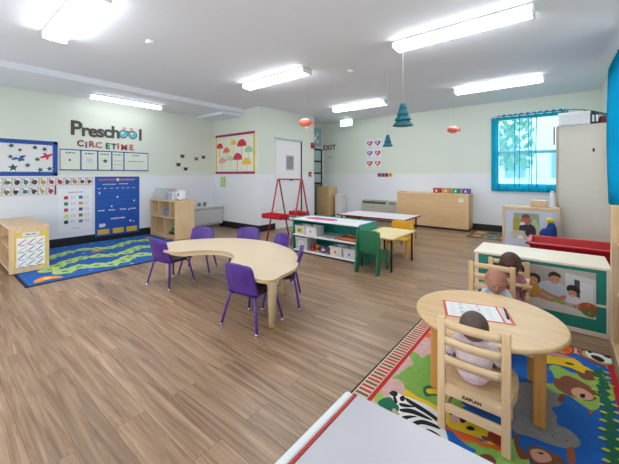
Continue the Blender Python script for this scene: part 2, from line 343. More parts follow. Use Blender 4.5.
# outside the windows
g = MB().b2((-12, 8.2, -.4), (12, 40, -.3), mat('#9fb08c', .9), 0).build('ground'); g['kind'] = 'structure'
bl = thing('neighbouring_building', 'pale building with dark windows seen through the sheer curtain', 'building', (0.6, 17, -.3))
MB().b2((-3.2, 0, 0), (8.5, 4, 4.2), mat('#d9dde0', .8), 0).build('wall', bl)
for x in (-2.6, -.9, .9, 2.7):
    MB().b2((x, -.03, 1.4), (x+.8, .02, 2.6), mat('#7d95a2', .3)).build('window', bl)
tr = thing('tree', 'leafy green tree outside the back window behind the curtain', 'tree', (-1.9, 12.5, -.3))
MB().tube([(0, 0, 0), (.05, 0, 1.5), (-.1, .1, 2.6)], [.12, .09, .04], mat('#6a5545', .9)).build('trunk', tr)
q = MB(); lm = mat('#5f8757', .9, var=.4, scale=6)
for k in range(700):
    a = random.random()*2*PI; r_ = random.random()**.5*1.25; z = 1.7+random.random()*2.0; s_ = .09+random.random()*.09
    p = Vector((r_*math.cos(a), r_*math.sin(a), z)); e = Euler((random.random()*3, random.random()*3, random.random()*3)).to_matrix()
    vs = [q.bm.verts.new(p+e@Vector(v)*s_) for v in ((-1, 0, 0), (0, -.5, .1), (1, 0, 0), (0, .5, .1))]; q._fin([], [q.bm.faces.new(vs)], lm)
q.build('foliage', tr)

# ------------------------------------------------------------------ fluorescent ceiling fixtures
DIFF = mat('#fbfdff', .4, var=0, emit=LAMP)
DIFF2 = mat('#fbfdff', .4, var=0, emit=LAMP*.36)
def fixture(label, cx_, cy_, z, alongY=False, length=1.24, w=.19):
    t_ = thing('ceiling_light', label, 'light', (cx_, cy_, z), PI/2 if alongY else 0, 'fluorescent ceiling lights')
    h = length/2
    MB().b2((-h, -w/2-.004, -.022), (h, w/2+.004, 0), WHITE, .003).build('housing', t_)
    q = MB(Matrix(((0, 0, 1, 0), (1, 0, 0, 0), (0, 1, 0, 0), (0, 0, 0, 1))))
    q.prism([(-w/2, -.022), (-w/2+.015, -.06), (-w/2+.04, -.075), (w/2-.04, -.075), (w/2-.015, -.06), (w/2, -.022)], -h+.012, h-.012, DIFF2 if alongY else DIFF); q.build('diffuser', t_)
    for s_ in (-1, 1):
        MB().b2((s_*h-.012, -w/2, -.076), (s_*h+.012, w/2, -.004), WHITE, .004).build('end_cap', t_)
    return t_
fixture('largest white fluorescent light at the upper right, over the play tables', -.80, 3.30, HC)
fixture('short looking fluorescent light in the middle of the ceiling, left of the paper fish', -3.30, 3.28, HC)
fixture('small far fluorescent light by the exit lamp', -3.35, 5.85, cz(5.85)-.005)
fixture('fluorescent light near the back wall window', -.82, 5.92, cz(5.92)-.005)
fixture('thin fluorescent light on the dropped ceiling over the word Preschool', -6.15, 2.36, 2.583, True, 1.2, .13)
fixture('wide fluorescent light cut by the top left edge of the view', -3.43, .86, HC, w=.2)
fixture('fluorescent light behind the viewer', -3.4, -1.0, HC)

def ceiling_disc(label, x, y, r=.045):
    t_ = MB().lathe((0, 0, -.03), [(r*.5, 0), (r*.8, .004), (r, .014), (r*.9, .03)], WHITE).build('smoke_detector', None, (x, y, cz(y)-.001)); tag(t_, label, 'smoke detector')
ceiling_disc('small white round detector on the ceiling near the top left light', -3.46, 1.55)
ceiling_disc('small white round detector on the ceiling in the middle of the room', -2.26, 3.71)

# hanging exit lamp
ex = thing('exit_lamp', 'lit white and green exit lamp hanging from the ceiling at the back', 'exit sign', (-4.45, 7.1, cz(7.1)))
MB().box((0, 0, -.03), (.12, .05, .06), WHITE).build('mount', ex)
MB().box((0, 0, -.15), (.36, .05, .18), mat('#d7efe4', .4, emit=.5, var=0), .008).build('lamp_body', ex)
MB(wallM(None, 'back')).text('EXIT', .13, 0, -.15, .026, mat('#6fc3a0', .5, emit=.3, var=0), .001, bold=.003).build('lettering', ex)

# ------------------------------------------------------------------ walls: signs and posters
def line_marks(m, x0, x1, y, z, ink=GREYINK, h=.006, n=None):
    x = x0
    while x < x1-.01:
        w_ = min(x1-x, .015+random.random()*.035); m.rect(x, y-h/2, x+w_, y+h/2, z, ink); x += w_+.010
ox = XL+.001
# bulletin board
bb = thing('bulletin_board', 'white bulletin board with blue scalloped border, green stars and two toy planes', 'bulletin board', (XL+.001, -.45, 1.205))
W_, H_ = 1.89, .575
M_ = MB(wallM(None, 'left')); M_.b2((0, 0, 0), (W_, H_, .012), mat('#e4e7ea', .7, var=.02)).build('backing', bb)
M_ = MB(wallM(None, 'left')); bw_ = .055
for (x0, y0, x1, y1) in ((0, 0, W_, bw_), (0, H_-bw_, W_, H_), (0, 0, bw_, H_), (W_-bw_, 0, W_, H_)): M_.b2((x0, y0, .012), (x1, y1, .016), BLUE, .001)
k = 0
while k*.03 < W_-.06:
    for y in (bw_, H_-bw_): M_.disc(.045+k*.03, y, .015, .0165, BLUE, n=10)
    k += 1
for k in range(16):
    for x in (bw_, W_-bw_): M_.disc(x, .045+k*.03, .015, .0165, BLUE, n=10)
M_.build('scalloped_border', bb)
sg = mat('#1f5a4f', .6)
for (x, y, r) in ((1.32, .47, .045), (1.42, .41, .035), (1.60, .46, .045), (1.72, .44, .045), (1.31, .30, .04), (1.45, .26, .035), (1.63, .27, .045), (1.34, .13, .065), (1.51, .17, .045), (1.665, .10, .045), (1.785, .12, .045), (1.05, .42, .05), (.85, .2, .06), (.5, .35, .05), (1.1, .15, .05)):
    MB(wallM(None, 'left')).prism(star(x, y, r, a0=PI/2+random.random()*.5), .0125, .015, sg).build('paper_star', bb)
def plane(x, y, s_, c1, c2, name):
    m = MB(wallM(None, 'left')); z = .0135
    m.prism(catmull([(x-.06*s_, y-.025*s_), (x+.03*s_, y-.005*s_), (x+.075*s_, y+.04*s_), (x+.02*s_, y+.03*s_), (x-.05*s_, y+.0*s_)]), z, z+.003, c1)
    m.prism([(x-.01*s_, y), (x+.02*s_, y+.01*s_), (x-.01*s_, y+.05*s_), (x-.035*s_, y+.045*s_)], z, z+.004, c2)
    m.prism([(x+.0*s_, y-.005*s_), (x+.03*s_, y), (x+.02*s_, y-.045*s_), (x-.0*s_, y-.04*s_)], z, z+.004, c1)
    m.build(name, bb)
plane(1.40, .28, 1.2, mat('#2b4fa8', .5), mat('#d7dbe6', .5), 'paper_plane'); plane(1.74, .32, 1.2, mat('#d6265c', .5), mat('#c81f4e', .5), 'paper_plane')
# heading strip of five panels
hs = thing('heading_strip', 'long white strip of five panels framed in blue on the left wall', 'sign', (XL+.001, 1.47, 1.30))
M_ = MB(wallM(None, 'left')); L_, H_ = 1.46, .37; M_.b2((0, 0, 0), (L_, H_, .006), mat('#dfe5da', .7, var=.01)); M_.build('panel', hs)
M_ = MB(wallM(None, 'left')); xs = [0, .335, .60, .82, 1.03, L_]
xs = [0, .30, .56, .79, 1.00, L_]
for (x0, y0, x1, y1) in ((0, 0, L_, .018), (0, H_-.018, L_, H_)): M_.b2((x0, y0, .006), (x1, y1, .009), BLUE, .0005)
for x in xs: M_.b2((max(0, x-.01), 0, .006), (min(L_, x+.01), H_, .009), BLUE, .0005)
M_.build('blue_border', hs)
M_ = MB(wallM(None, 'left'))
for a, b_ in zip(xs, xs[1:]):
    m_ = (a+b_)/2; line_marks(M_, m_-.07, m_+.07, H_-.065, .0068, mat('#3f7f6c', .6), .02)
line_marks(M_, 1.08, 1.38, .19, .0068, GREYINK, .012); line_marks(M_, .83, .97, .19, .0068, GREYINK, .008); line_marks(M_, .83, .97, .12, .0068, GREYINK, .008)
M_.poly(star(.68, .18, .05), .007, sg); M_.disc(.14, .18, .02, .007, GREYINK); M_.rect(.38, .14, .48, .22, .007, mat('#c9d3e6', .6)); M_.build('printed_marks', hs)
# picture alphabet strips
CARDC = ['#7a4a34', '#b23a3a', '#4a4a4a', '#5f7a4a', '#c97a30', '#a03040', '#2f7f86', '#8a2f2f', '#5a5a5a', '#d0a030', '#3a3a3a']
def cards(x0, x1, y0, h, name, label):
    t_ = thing(name, label, 'picture strip', (XL+.007, x0, y0)); n = int(round((x1-x0)/.105)); w_ = (x1-x0)/n
    MB(wallM(None, 'left')).b2((0, 0, 0), (x1-x0, h, .002), mat('#e9eaec', .6, var=.01), 0).build('backing', t_)
    for k in range(n):
        m = MB(wallM(None, 'left')); a = k*w_; col = mat(CARDC[(k*7+3) % len(CARDC)], .6)
        m.b2((a+.004, .004, .002), (a+w_-.004, h-.004, .003), mat('#8a6f74', .6), 0); m.b2((a+.010, .010, .003), (a+w_-.010, h-.010, .0035), PAPER, 0)
        pts = [(a+w_/2+math.cos(q*PI/4)*w_*(.24+.16*random.random()), h*.42+math.sin(q*PI/4)*h*(.20+.14*random.random())) for q in range(8)]
        m.poly(catmull(pts, 3), .0038, col); m.rect(a+.02, h-.045, a+.038, h-.022, .0038, GREYINK); m.build('picture_card', t_)
cards(-.4, 1.95, 1.045, .135, 'alphabet_strip', 'upper row of small alphabet picture cards under the bulletin board')
cards(-.4, 1.40, .895, .135, 'alphabet_strip', 'lower shorter row of alphabet picture cards ending in a dark red edge')
MB(wallM(None, 'left')).b2((0, 0, 0), (.018, .16, .004), mat('#7a1f35', .6), 0).build('bookmark', None, (XL+.007, 1.405, .885))
tag(bpy.data.objects['bookmark'], 'narrow dark red paper strip at the right end of the lower card row', 'paper strip')
# colour chart
cc = thing('colour_chart', 'white chart of ten coloured squares beside the blue pocket calendar', 'chart', (XL+.007, 1.45, .23))
M_ = MB(wallM(None, 'left')); M_.b2((0, 0, 0), (.49, .75, .002), mat('#eef1f6', .6, var=.005), 0).build('sheet', cc)
cols = [('#c8262f', '#3a78c2'), ('#1f8a5f', '#d9a531'), ('#b72a58', '#4a3f9c'), ('#e0dc4a', '#a9713c'), ('#1c1f2a', '#7d838c')]
for r_, (a, b_) in enumerate(cols):
    for x, h_ in ((.08, a), (.29, b_)):
        y = .57-r_*.105; MB(wallM(None, 'left')).b2((x, y, .002), (x+.055, y+.055, .004), mat(h_, .6), 0).build('coloured_square', cc)
M_ = MB(wallM(None, 'left'))
for r_ in range(5):
    for x in (.17, .375):
        for q in range(2): line_marks(M_, x, x+.075, .61-r_*.105-q*.022, .0025, GREYINK, .005)
line_marks(M_, .14, .36, .69, .0025, GREYINK, .012); line_marks(M_, .2, .3, .06, .0025, GREYINK, .008); M_.build('printed_marks', cc)
# pocket calendar
pc = thing('pocket_calendar', 'tall blue pocket chart calendar with white marks and three yellow pockets', 'calendar', (XL+.007, 1.985, .085))
B2 = mat('#1d55b0', .6); W_, H_ = .77, 1.105
MB(wallM(None, 'left')).b2((0, 0, 0), (W_, H_, .006), B2, .001).build('backing', pc)
M_ = MB(wallM(None, 'left'))
for x in (.02, .27, .51):
    MB(wallM(None, 'left')).b2((x+.02, .03, .006), (x+.21, .125, .009), mat('#e0b63a', .6), .001).build('yellow_pocket', pc)
line_marks(M_, .06, .33, 1.045, .0068, mat('#d0637a', .6), .03); line_marks(M_, .42, .68, 1.045, .0068, mat('#d98a9a', .6), .03); M_.disc(.375, 1.045, .03, .007, mat('#e7d37a', .6))
PB = mat('#dfe6f4', .6)
line_marks(M_, .12, .34, .96, .0068, PB, .014); line_marks(M_, .40, .56, .965, .0068, PB, .014)
for k in range(7):
    line_marks(M_, .04+k*.1, .09+k*.1, .885, .0068, PB, .012)
    for r_ in range(5):
        if r_ < 4: M_.rect(.03+k*.1, .83-r_*.085, .115+k*.1, .832-r_*.085, .0068, mat('#5f8bd0', .6))
        if (k*3+r_*5) % 7 == 0: M_.disc(.07+k*.1, .80-r_*.085, .016, .007, PB)
for x in (.05, .22, .41, .59): line_marks(M_, x, x+.11, .475, .0068, PB, .02)
line_marks(M_, .26, .50, .31, .0068, PB, .026)
M_.poly(catmull([(.06, .19), (.08, .24), (.11, .22), (.14, .24), (.17, .20), (.14, .17), (.08, .17)]), .007, PB); M_.poly(star(.6, .24, .03), .007, PB); M_.poly(star(.66, .22, .02), .007, PB)
M_.build('printed_marks', pc)

# cut-out letters: each one a thing
DK = mat('#55524f', .8)
x = 1.62
spots = {'P': 1.70, 'r': 1.835, 'e': 1.955, 's': 2.075, 'c': 2.19, 'h': 2.325, 'l': 2.775}
for ch, y in spots.items():
    on_wall(lambda m: m.text(ch, .31 if ch != 'P' else .35, 0, 0, .002, DK, .004, bold=.009, base=True), 'cutout_letter', (XL+.001, y, 1.925+.006*math.sin(y*9)), 'left', 'dark grey cut-out letter %s in the word Preschool' % ch, 'letter', 'letters of the word Preschool')
bn = thing('paper_binoculars', 'paper cut-out binoculars standing for the two round letters in Preschool', 'wall decoration', (XL+.001, 2.545, 2.015))
for y in (-.085, .085):
    MB(wallM(None, 'left')).prism([(y+.082*math.cos(2*PI*k/24), .082*math.sin(2*PI*k/24)) for k in range(24)], .002, .008, mat('#6d6a68', .7)).build('rim', bn)
    m = MB(wallM(None, 'left')); m.prism([(y+.062*math.cos(2*PI*k/24), .062*math.sin(2*PI*k/24)) for k in range(24)], .008, .010, mat('#55c3d6', .5))
    m.disc(y-.02, .02, .018, .011, PAPER); m.build('lens', bn)
m = MB(wallM(None, 'left')); m.prism([(-.12, .05), (-.055, .05), (-.03, .13), (-.085, .14)], .002, .007, mat('#d0a89a', .7)); m.prism([(.12, .05), (.055, .05), (.03, .13), (.085, .14)], .002, .007, mat('#d0a89a', .7)); m.b2((-.04, .03, .002), (.04, .07, .007), mat('#8d7a74', .7)); m.build('tube', bn)
CT = [('C', 1.765, '#8f3a44'), ('I', 1.85, '#5d6f93'), ('R', 1.935, '#b65a5a'), ('C', 2.045, '#c0716a'), ('E', 2.19, '#3f6f5f'), ('T', 2.295, '#4f6275'), ('I', 2.37, '#c25a4f'), ('M', 2.475, '#b5474f'), ('E', 2.605, '#c4685f')]
seen = {}
for ch, y, h_ in CT:
    seen[ch] = seen.get(ch, 0)+1; word = 'Circle' if y < 2.25 else 'Time'
    lab = {1.765: 'first dark red letter C of the word Circle', 2.045: 'second pale red letter C of the word Circle'}.get(y, 'coloured cut-out letter %s in the word %s' % (ch, word))
    on_wall(lambda m: m.text(ch, .15, 0, 0, .002, mat(h_, .7, var=.25, scale=60), .004, bold=.005), 'cutout_letter', (XL+.001, y, 1.765+.012*math.sin(y*40)), 'left', lab, 'letter', 'letters of the words Circle Time')

# little dark paper butterflies near the corner
def wY(xp, yp, X=XL):
    dx = FV[0]+RV[0]*(xp-CXP)/FPX; dy = FV[1]+RV[1]*(xp-CXP)/FPX; t_ = X/dx; return dy*t_, CAM_H-(yp-HY)/FPX*t_
for (xp, yp, h_, lab) in ((182.3, 156.2, '#3a2b33', 'topmost left dark paper butterfly by the corner'), (178.4, 164.6, '#2d2d3c', 'dark paper butterfly lowest at the far left of the five'), (185.6, 168.9, '#2b2732', 'lowest dark paper butterfly of the five by the corner'), (196.2, 158.8, '#8a5f73', 'pinkish paper butterfly of the five by the corner'), (203.4, 157.2, '#3b2a35', 'rightmost dark paper butterfly by the corner')):
    y, z = wY(xp, yp)
    def bf(m):
        cm = mat(h_, .7, var=.3, scale=50)
        for s_ in (-1, 1):
            m.prism(catmull([(0, .008), (s_*.02, .034), (s_*.05, .038), (s_*.045, .008), (s_*.008, 0)][::s_]), .002, .004, cm)
            m.prism(catmull([(0, -.004), (s_*.015, -.036), (s_*.042, -.034), (s_*.04, -.006), (s_*.008, .0)][::s_]), .002, .004, cm)
        m.b2((-.005, -.035, .002), (.005, .03, .007), BLACK)
    on_wall(bf, 'paper_butterfly', (XL+.001, y, z), 'left', lab, 'wall decoration', 'paper butterflies by the corner')

# umbrella poster on the pillar end wall
up = thing('umbrella_poster', 'poster of coloured umbrellas with purple and yellow border', 'poster', (-6.55, YP-.001, 1.245))
W_, H_ = 1.43, .93
MB(wallM(None, 'back')).b2((0, 0, 0), (W_, H_, .004), mat('#e9ecdc', .7, var=.01), 0).build('sheet', up)
M_ = MB(wallM(None, 'back')); PK = mat('#a5215f', .6); YL = mat('#e8c93a', .6)
M_.b2((0, 0, .004), (.055, H_, .007), YL, 0).b2((W_-.055, 0, .004), (W_, H_, .007), YL, 0).b2((0, 0, .005), (W_, .055, .008), PK, 0).b2((0, H_-.055, .005), (W_, H_, .008), PK, 0); M_.build('border', up)
for (x, y, r, h_) in ((.17, .60, .12, '#cf3048'), (.43, .49, .12, '#ee7f3c'), (.69, .66, .11, '#e9cf4a'), (.99, .61, .15, '#d3304c'), (1.23, .47, .13, '#a8d6a0'), (.27, .25, .13, '#efa0a8'), (.57, .30, .11, '#b4dba6'), (.84, .31, .15, '#cf2f49'), (1.15, .20, .14, '#f0c44a')):
    m = MB(wallM(None, 'back')); cm = mat(h_, .6); r *= 1.12
    pts = [(x+r*math.cos(a), y+r*math.sin(a)) for a in [PI*k/14 for k in range(15)]]+[(x-r*.66, y+.02), (x-r*.33, y), (x, y+.02), (x+r*.33, y), (x+r*.66, y+.02)]
    m.poly(pts, .0048, cm); m.rect(x-.008, y-r*1.25, x+.008, y+.02, .0046, cm); m.poly([(x-.008, y-r*1.25), (x+.008, y-r*1.25), (x-.03, y-r*1.45), (x-.05, y-r*1.3), (x-.035, y-r*1.28)], .0046, cm); m.build('umbrella', up)
M_ = MB(wallM(None, 'back'))
for k in range(60):
    a, b_ = .08+random.random()*1.27, .08+random.random()*.78; M_.poly([(a, b_), (a+.012, b_+.008), (a+.006, b_+.03)], .0044, mat(['#4aa79b', '#3a5f86', '#8a4a6a'][k % 3], .6))
M_.build('raindrop_pattern', up)
def gp(m):
    m.b2((0, 0, 0), (.20, .26, .002), mat('#c6dba0', .6), 0)
    for k in range(6): m.disc(.04+(k % 2)*.1, .04+(k//2)*.08, .03, .0025, mat('#8fb56a', .6))
on_wall(gp, 'green_notice', (-6.34, YP-.007, .93), 'back', 'small green printed paper under the umbrella poster', 'paper')

# back wall signs
def exs(m):
    m.text('EXIT', .21, .20, .10, .001, mat('#7c1f33', .6), .003, bold=.005, spacing=1.12)
on_wall(exs, 'exit_letters', (-5.66, YB-.001, 1.945), 'back', 'dark red EXIT lettering on the pale back wall', 'sign')
def grayp(m):
    m.b2((0, 0, 0), (.22, .045, .003), mat('#c9d2cd', .6), 0); line_marks(m, .02, .2, .022, .0035)
on_wall(grayp, 'small_plate', (-5.52, YB-.001, 1.73), 'back', 'small pale plate under the EXIT lettering', 'sign')
hx = [(-4.21, 1.95), (-3.97, 1.95), (-4.21, 1.68), (-3.97, 1.68), (-4.21, 1.40), (-3.97, 1.40)]
for (x, z), h_, lab in zip(hx, ('#c9466a', '#7b5aa8', '#7f6bb0', '#d0406e', '#cf4467', '#d8703f'), ('red heart, top left', 'purple heart, top right', 'purple heart, middle left', 'pink heart, middle right', 'crimson heart, bottom left', 'orange heart, bottom right')):
    def hp(m):
        m.b2((0, 0, 0), (.225, .255, .002), mat('#e6eaee', .6, var=.005), 0); m.poly(heart(.112, .14, .085), .0025, mat(h_, .6)); m.disc(.10, .15, .03, .003, mat('#f0d7de', .6)); line_marks(m, .06, .17, .03, .003)
    on_wall(hp, 'heart_sheet', (x, YB-.001, z), 'back', 'white sheet with %s of the six on the back wall' % lab, 'paper', 'heart sheets on the back wall')
for k, (h_, nm) in enumerate((('#c9502f', 'orange red'), ('#2c77c0', 'blue'), ('#c92f3c', 'red'), ('#e4c336', 'yellow'))):
    on_wall(lambda m: (m.b2((0, 0, 0), (.10, .10, .003), mat(h_, .5), 0), m.disc(.05, .05, .025, .0035, mat('#44302f', .6))), 'number_tile', (-3.86+.107*k, YB-.008, 1.17), 'back', '%s square in the row of four small colour squares on the back wall' % nm, 'wall decoration', 'colour squares on the back wall')
# fire alarm and pull station on the pillar corner
al = thing('fire_alarm', 'red fire alarm with round horn high on the pillar edge', 'fire alarm', (XP+.001, 6.32, 1.98))
MB().box((.02, 0, 0), (.04, .12, .14), mat('#8f2436', .4), .006).build('housing', al)
MB(Matrix(((0, 0, 1, 0), (0, 1, 0, 0), (1, 0, 0, 0), (0, 0, 0, 1)))).lathe((0, 0, .04), [(.05, 0), (.05, .025), (.03, .03)], mat('#a32a3c', .4)).build('horn', al)
ps = thing('fire_pull_station', 'small red fire pull box on the pillar beside the door', 'fire alarm', (XP+.001, 6.22, 1.24))
MB().box((.02, 0, 0), (.04, .09, .12), mat('#b01c2c', .4), .006).build('housing', ps); MB().box((.045, 0, -.01), (.012, .06, .02), WHITE).build('handle', ps)

# ------------------------------------------------------------------ left rug: winding green caterpillars on blue
def patterned(mb, items, z, step=.00035):
    for k, (pts, m) in enumerate(items): mb.poly(pts, z+step*(k+1), m)
lr = MB(); RB = mat('#1c5fae', .95, var=.12, scale=30)
RX0, RX1, RY_0, RY_1 = XL+.04, -4.49, .70, 2.92
lr.b2((RX0, RY_0, 0), (RX1, RY_1, .008), mat('#171a2c', .95), .002)
lr.rect(RX0+.03, RY_0+.03, RX1-.03, RY_1-.03, .0085, RB)
GA, GB = mat('#b2d176', .95, var=.15, scale=25), mat('#4f8f57', .95, var=.1)
def winding(path, w_, z):
    pts = catmull(path, 8, False); segs = []
    acc = 0; last = Vector(pts[0]); k = 0
    for p in pts:
        p = Vector(p)
        acc += (p-last).length; last = p
        if acc > .16:
            acc = 0; k += 1
            lr.disc(p.x, p.y, w_*(.95+.1*(k % 2)), z+.00008*k, GA, n=14); segs.append((p, k))
    for p, k in segs:
        lr.disc(p.x+.02, p.y, w_*.33, z+.004, GB, n=8); 
        for s_ in (-1, 1): lr.disc(p.x+s_*w_*1.05, p.y+.03, .022, z+.0001, GA, n=8)
winding([(-4.75, 1.0), (-4.95, 1.3), (-4.75, 1.65), (-5.0, 2.0), (-4.8, 2.4), (-5.1, 2.75)], .12, .009)
winding([(-4.9, .95), (-5.2, 1.1), (-5.45, 1.5), (-5.25, 1.9), (-5.5, 2.3), (-5.3, 2.55), (-5.55, 2.7)], .11, .0105)
winding([(-5.6, .85), (-5.85, 1.2), (-6.05, 1.6), (-5.85, 2.0), (-6.1, 2.4), (-5.9, 2.7)], .10, .0095)
for (x, y, s_, h_) in ((-4.68, .92, .10, '#e8933a'), (-5.75, 1.75, .07, '#e0863a'), (-6.2, 2.75, .06, '#d9853f'), (-4.66, 2.62, .08, '#c23b44'), (-6.3, 1.2, .07, '#a33f4f'), (-4.8, 2.75, .06, '#e39a3c'), (-5.75, 2.9, .06, '#c23b44')):
    lr.poly(catmull([(x-s_, y), (x-s_*.3, y+s_*.9), (x+s_, y+s_*1.3), (x+s_*.7, y), (x+s_, y-s_*1.3), (x-s_*.3, y-s_*.9)]), .0125, mat(h_, .95))
    lr.disc(x, y, s_*.35, .0128, mat('#f0cf6a', .95))
for k in range(70):
    x, y = RX0+.08+random.random()*(RX1-RX0-.16), RY_0+.08+random.random()*2.3; lr.disc(x, y, .018+random.random()*.012, .0088, mat(['#4fa0d8', '#86c7e0', '#2f7ac8'][k % 3], .95), n=8)
tag(lr.build('caterpillar_rug'), 'blue rug with winding green caterpillar pattern beside the left wall', 'rug')

# display shelf at far left (open to the left), chart on its end
dc = thing('display_shelf', 'low open wooden shelf at the left edge with colour chart on its end', 'shelf', (-5.17, .66, .014))
X0, D_, H_ = -1.22, .38, .565
MB().b2((-.03, 0, .0), (0, D_, H_-.025), MAPLE).build('end_panel', dc); MB().b2((X0, 0, 0), (X0+.03, D_, H_-.025), MAPLE).build('end_panel', dc)
MB().b2((X0, 0, H_-.025), (0, D_, H_), MAPLEX, .005).build('top', dc); MB().b2((X0+.03, .0, .03), (-.03, D_, .055), MAPLEX).build('shelf_board', dc)
MB().b2((X0+.03, .02, .29), (-.03, D_-.02, .31), MAPLEX).build('shelf_board', dc); MB().b2((X0+.03, D_-.015, .055), (-.03, D_-.003, H_-.025), MAPLE).build('back_panel', dc)
m = MB(wallM(None, 'left')); m.b2((.045, .06, 0), (.355, .50, .002), mat('#e3c65a', .6), 0); m.b2((.065, .07, .002), (.335, .43, .003), PAPER, 0); m.b2((.12, .445, .002), (.28, .49, .003), mat('#dfe7f2', .6), 0); line_marks(m, .15, .25, .467, .0035, mat('#5a7fb0', .6), .014)
hc = ['#b8323c', '#b8323c', '#d9742f', '#ddc64a', '#2f8f6f', '#2f7fb8', '#3a57a8', '#3f8f78', '#54606c', '#7aa7c9', '#4a7f5a', '#5a4a44']
for k in range(12):
    a, b_ = .075+(k % 3)*.087, .35-(k//3)*.088; m.poly([(a, b_), (a+.012, b_-.004), (a+.075, b_+.05), (a+.066, b_+.056)], .0036, mat(hc[k], .6)); m.rect(a+.015, b_-.018, a+.06, b_-.011, .0036, GREYINK)
for k in range(1, 3): m.rect(.065+k*.09-.001, .07, .065+k*.09+.001, .43, .0034, GREYINK)
for k in range(1, 4): m.rect(.065, .07+k*.09, .335, .072+k*.09, .0034, GREYINK)
m.build('crayon_chart', dc, (0.001, 0, 0))

# wooden shelf unit near the corner
ls = thing('toy_shelf', 'wooden cubby shelf with toys in the far left corner', 'shelf', (-6.60, 2.965, 0))
W_, D_, H_ = 1.00, .40, .73
MB().b2((0, 0, 0), (.025, D_, H_-.025), MAPLE).build('side_panel', ls); MB().b2((W_-.025, 0, 0), (W_, D_, H_-.025), MAPLE).build('side_panel', ls)
MB().b2((-.005, -.005, H_-.025), (W_+.005, D_, H_), MAPLEX, .004).build('top', ls)
for z in (.05, .385): MB().b2((.025, 0, z), (W_-.025, D_-.01, z+.022), MAPLEX).build('shelf_board', ls)
MB().b2((.025, D_-.012, .07), (W_-.025, D_, H_-.025), MAPLE).build('back_panel', ls); MB().b2((.025, .01, 0), (W_-.025, .03, .05), MAPLEX).build('kickboard', ls)
for x, z0, z1 in ((.32, .407, .705), (.76, .407, .705), (.56, .072, .385)): MB().b2((x, .005, z0), (x+.018, D_-.012, z1), MAPLE).build('divider', ls)
def crate(name, label, cat, loc, sz, col, group=None, rotz=0, lid=None, holes=False, sticker=None, ss=.28):
    t_ = thing(name, label, cat, loc, rotz, group); w_, d_, h_ = sz; q = MB(); th = .006
    def side(f0, f1): pass
    q.b2((-w_/2+.008, -d_/2+.008, 0), (w_/2-.008, d_/2-.008, th), col, .001)
    for s_ in (-1, 1):
        q.box((s_*(w_/2-.005), 0, h_/2), (th, d_, h_), col, .002, Euler((0, s_*.06, 0))); q.box((0, s_*(d_/2-.005), h_/2), (w_, th, h_), col, .002, Euler((-s_*.06, 0, 0)))
    q.build('tub', t_)
    r_ = MB()
    for s_ in (-1, 1): r_.box((s_*(w_/2+.003), 0, h_), (.014, d_+.018, .01), col, .003); r_.box((0, s_*(d_/2+.003), h_), (w_+.018, .014, .01), col, .003)
    r_.build('rim', t_)
    if lid: MB().box((0, 0, h_+.012), (w_+.022, d_+.022, .014), lid, .004).build('lid', t_)
    if sticker:
        m = MB(wallM(None, 'back')); m.b2((-w_*ss, h_*.25, 0), (w_*ss, h_*.75, .002), sticker[0], 0); m.disc(0, h_*.5, h_*.16, .0025, sticker[1]); m.build('label_sticker', t_, (0, -d_/2-.006, 0))
    return t_
SX, SY = -6.60, 2.965
bt = thing('clear_bottle', 'clear bottle in the upper left cubby of the corner shelf', 'bottle', (SX+.18, SY+.15, .407))
MB().lathe((0, 0, 0), [(.035, 0), (.04, .02), (.04, .13), (.015, .17), (.015, .19)], mat('#cfd8dc', .2, alpha=.7)).build('body', bt); MB().lathe((0, 0, .19), [(.018, 0), (.018, .025)], WHITE).build('cap', bt)
for k in range(3):
    bx_ = crate('small_tray', ['bottom blue grey tray in the middle cubby', 'middle blue grey tray of three in the cubby', 'top blue grey tray in the middle cubby'][k], 'tray', (SX+.57, SY+.14, .408+k*.045), (.22, .2, .035), mat('#8f9fb8', .4), 'stacked trays in the corner shelf')
rb = thing('orange_block', 'orange red block in the upper right cubby of the corner shelf', 'toy', (SX+.88, SY+.12, .408)); MB().box((0, 0, .05), (.10, .10, .10), mat('#c8562f', .5), .008).box((0, 0, .13), (.07, .07, .06), mat('#d98a3c', .5), .01).build('block_body', rb)
for (x, h_, nm, s_, zz) in ((.70, '#2f9a4a', 'green', .045, .0), (.81, '#c8262f', 'red', .045, 0), (.915, '#e6c23a', 'yellow', .042, 0)):
    t_ = thing('toy_truck', '%s toy vehicle in the lower right cubby of the corner shelf' % nm, 'toy', (SX+x, SY+.12, .074), .0, 'toy vehicles in the corner shelf')
    MB().b2((-s_, -.05, .02), (s_, .05, .06), mat(h_, .4), .008).b2((0, -.045, .06), (s_*.8, .045, .12), mat(h_, .4), .01).build('cab_body', t_)
    for a in (-.6, .6):
        for b_ in (-1, 1): MB(Matrix.Translation((a*s_, b_*.05, .02)) @ Matrix.Rotation(PI/2, 4, 'X')).lathe((0, 0, -.008), [(.02, 0), (.02, .016)], BLACK, 12).build('wheel', t_)
wb = thing('white_book', 'white board book leaning in the lower cubby of the corner shelf', 'book', (SX+.64, SY+.27, .075)); MB().box((0, 0, .13), (.02, .18, .24), WHITE, .002, Euler((0, -.1, 0))).build('cover', wb)
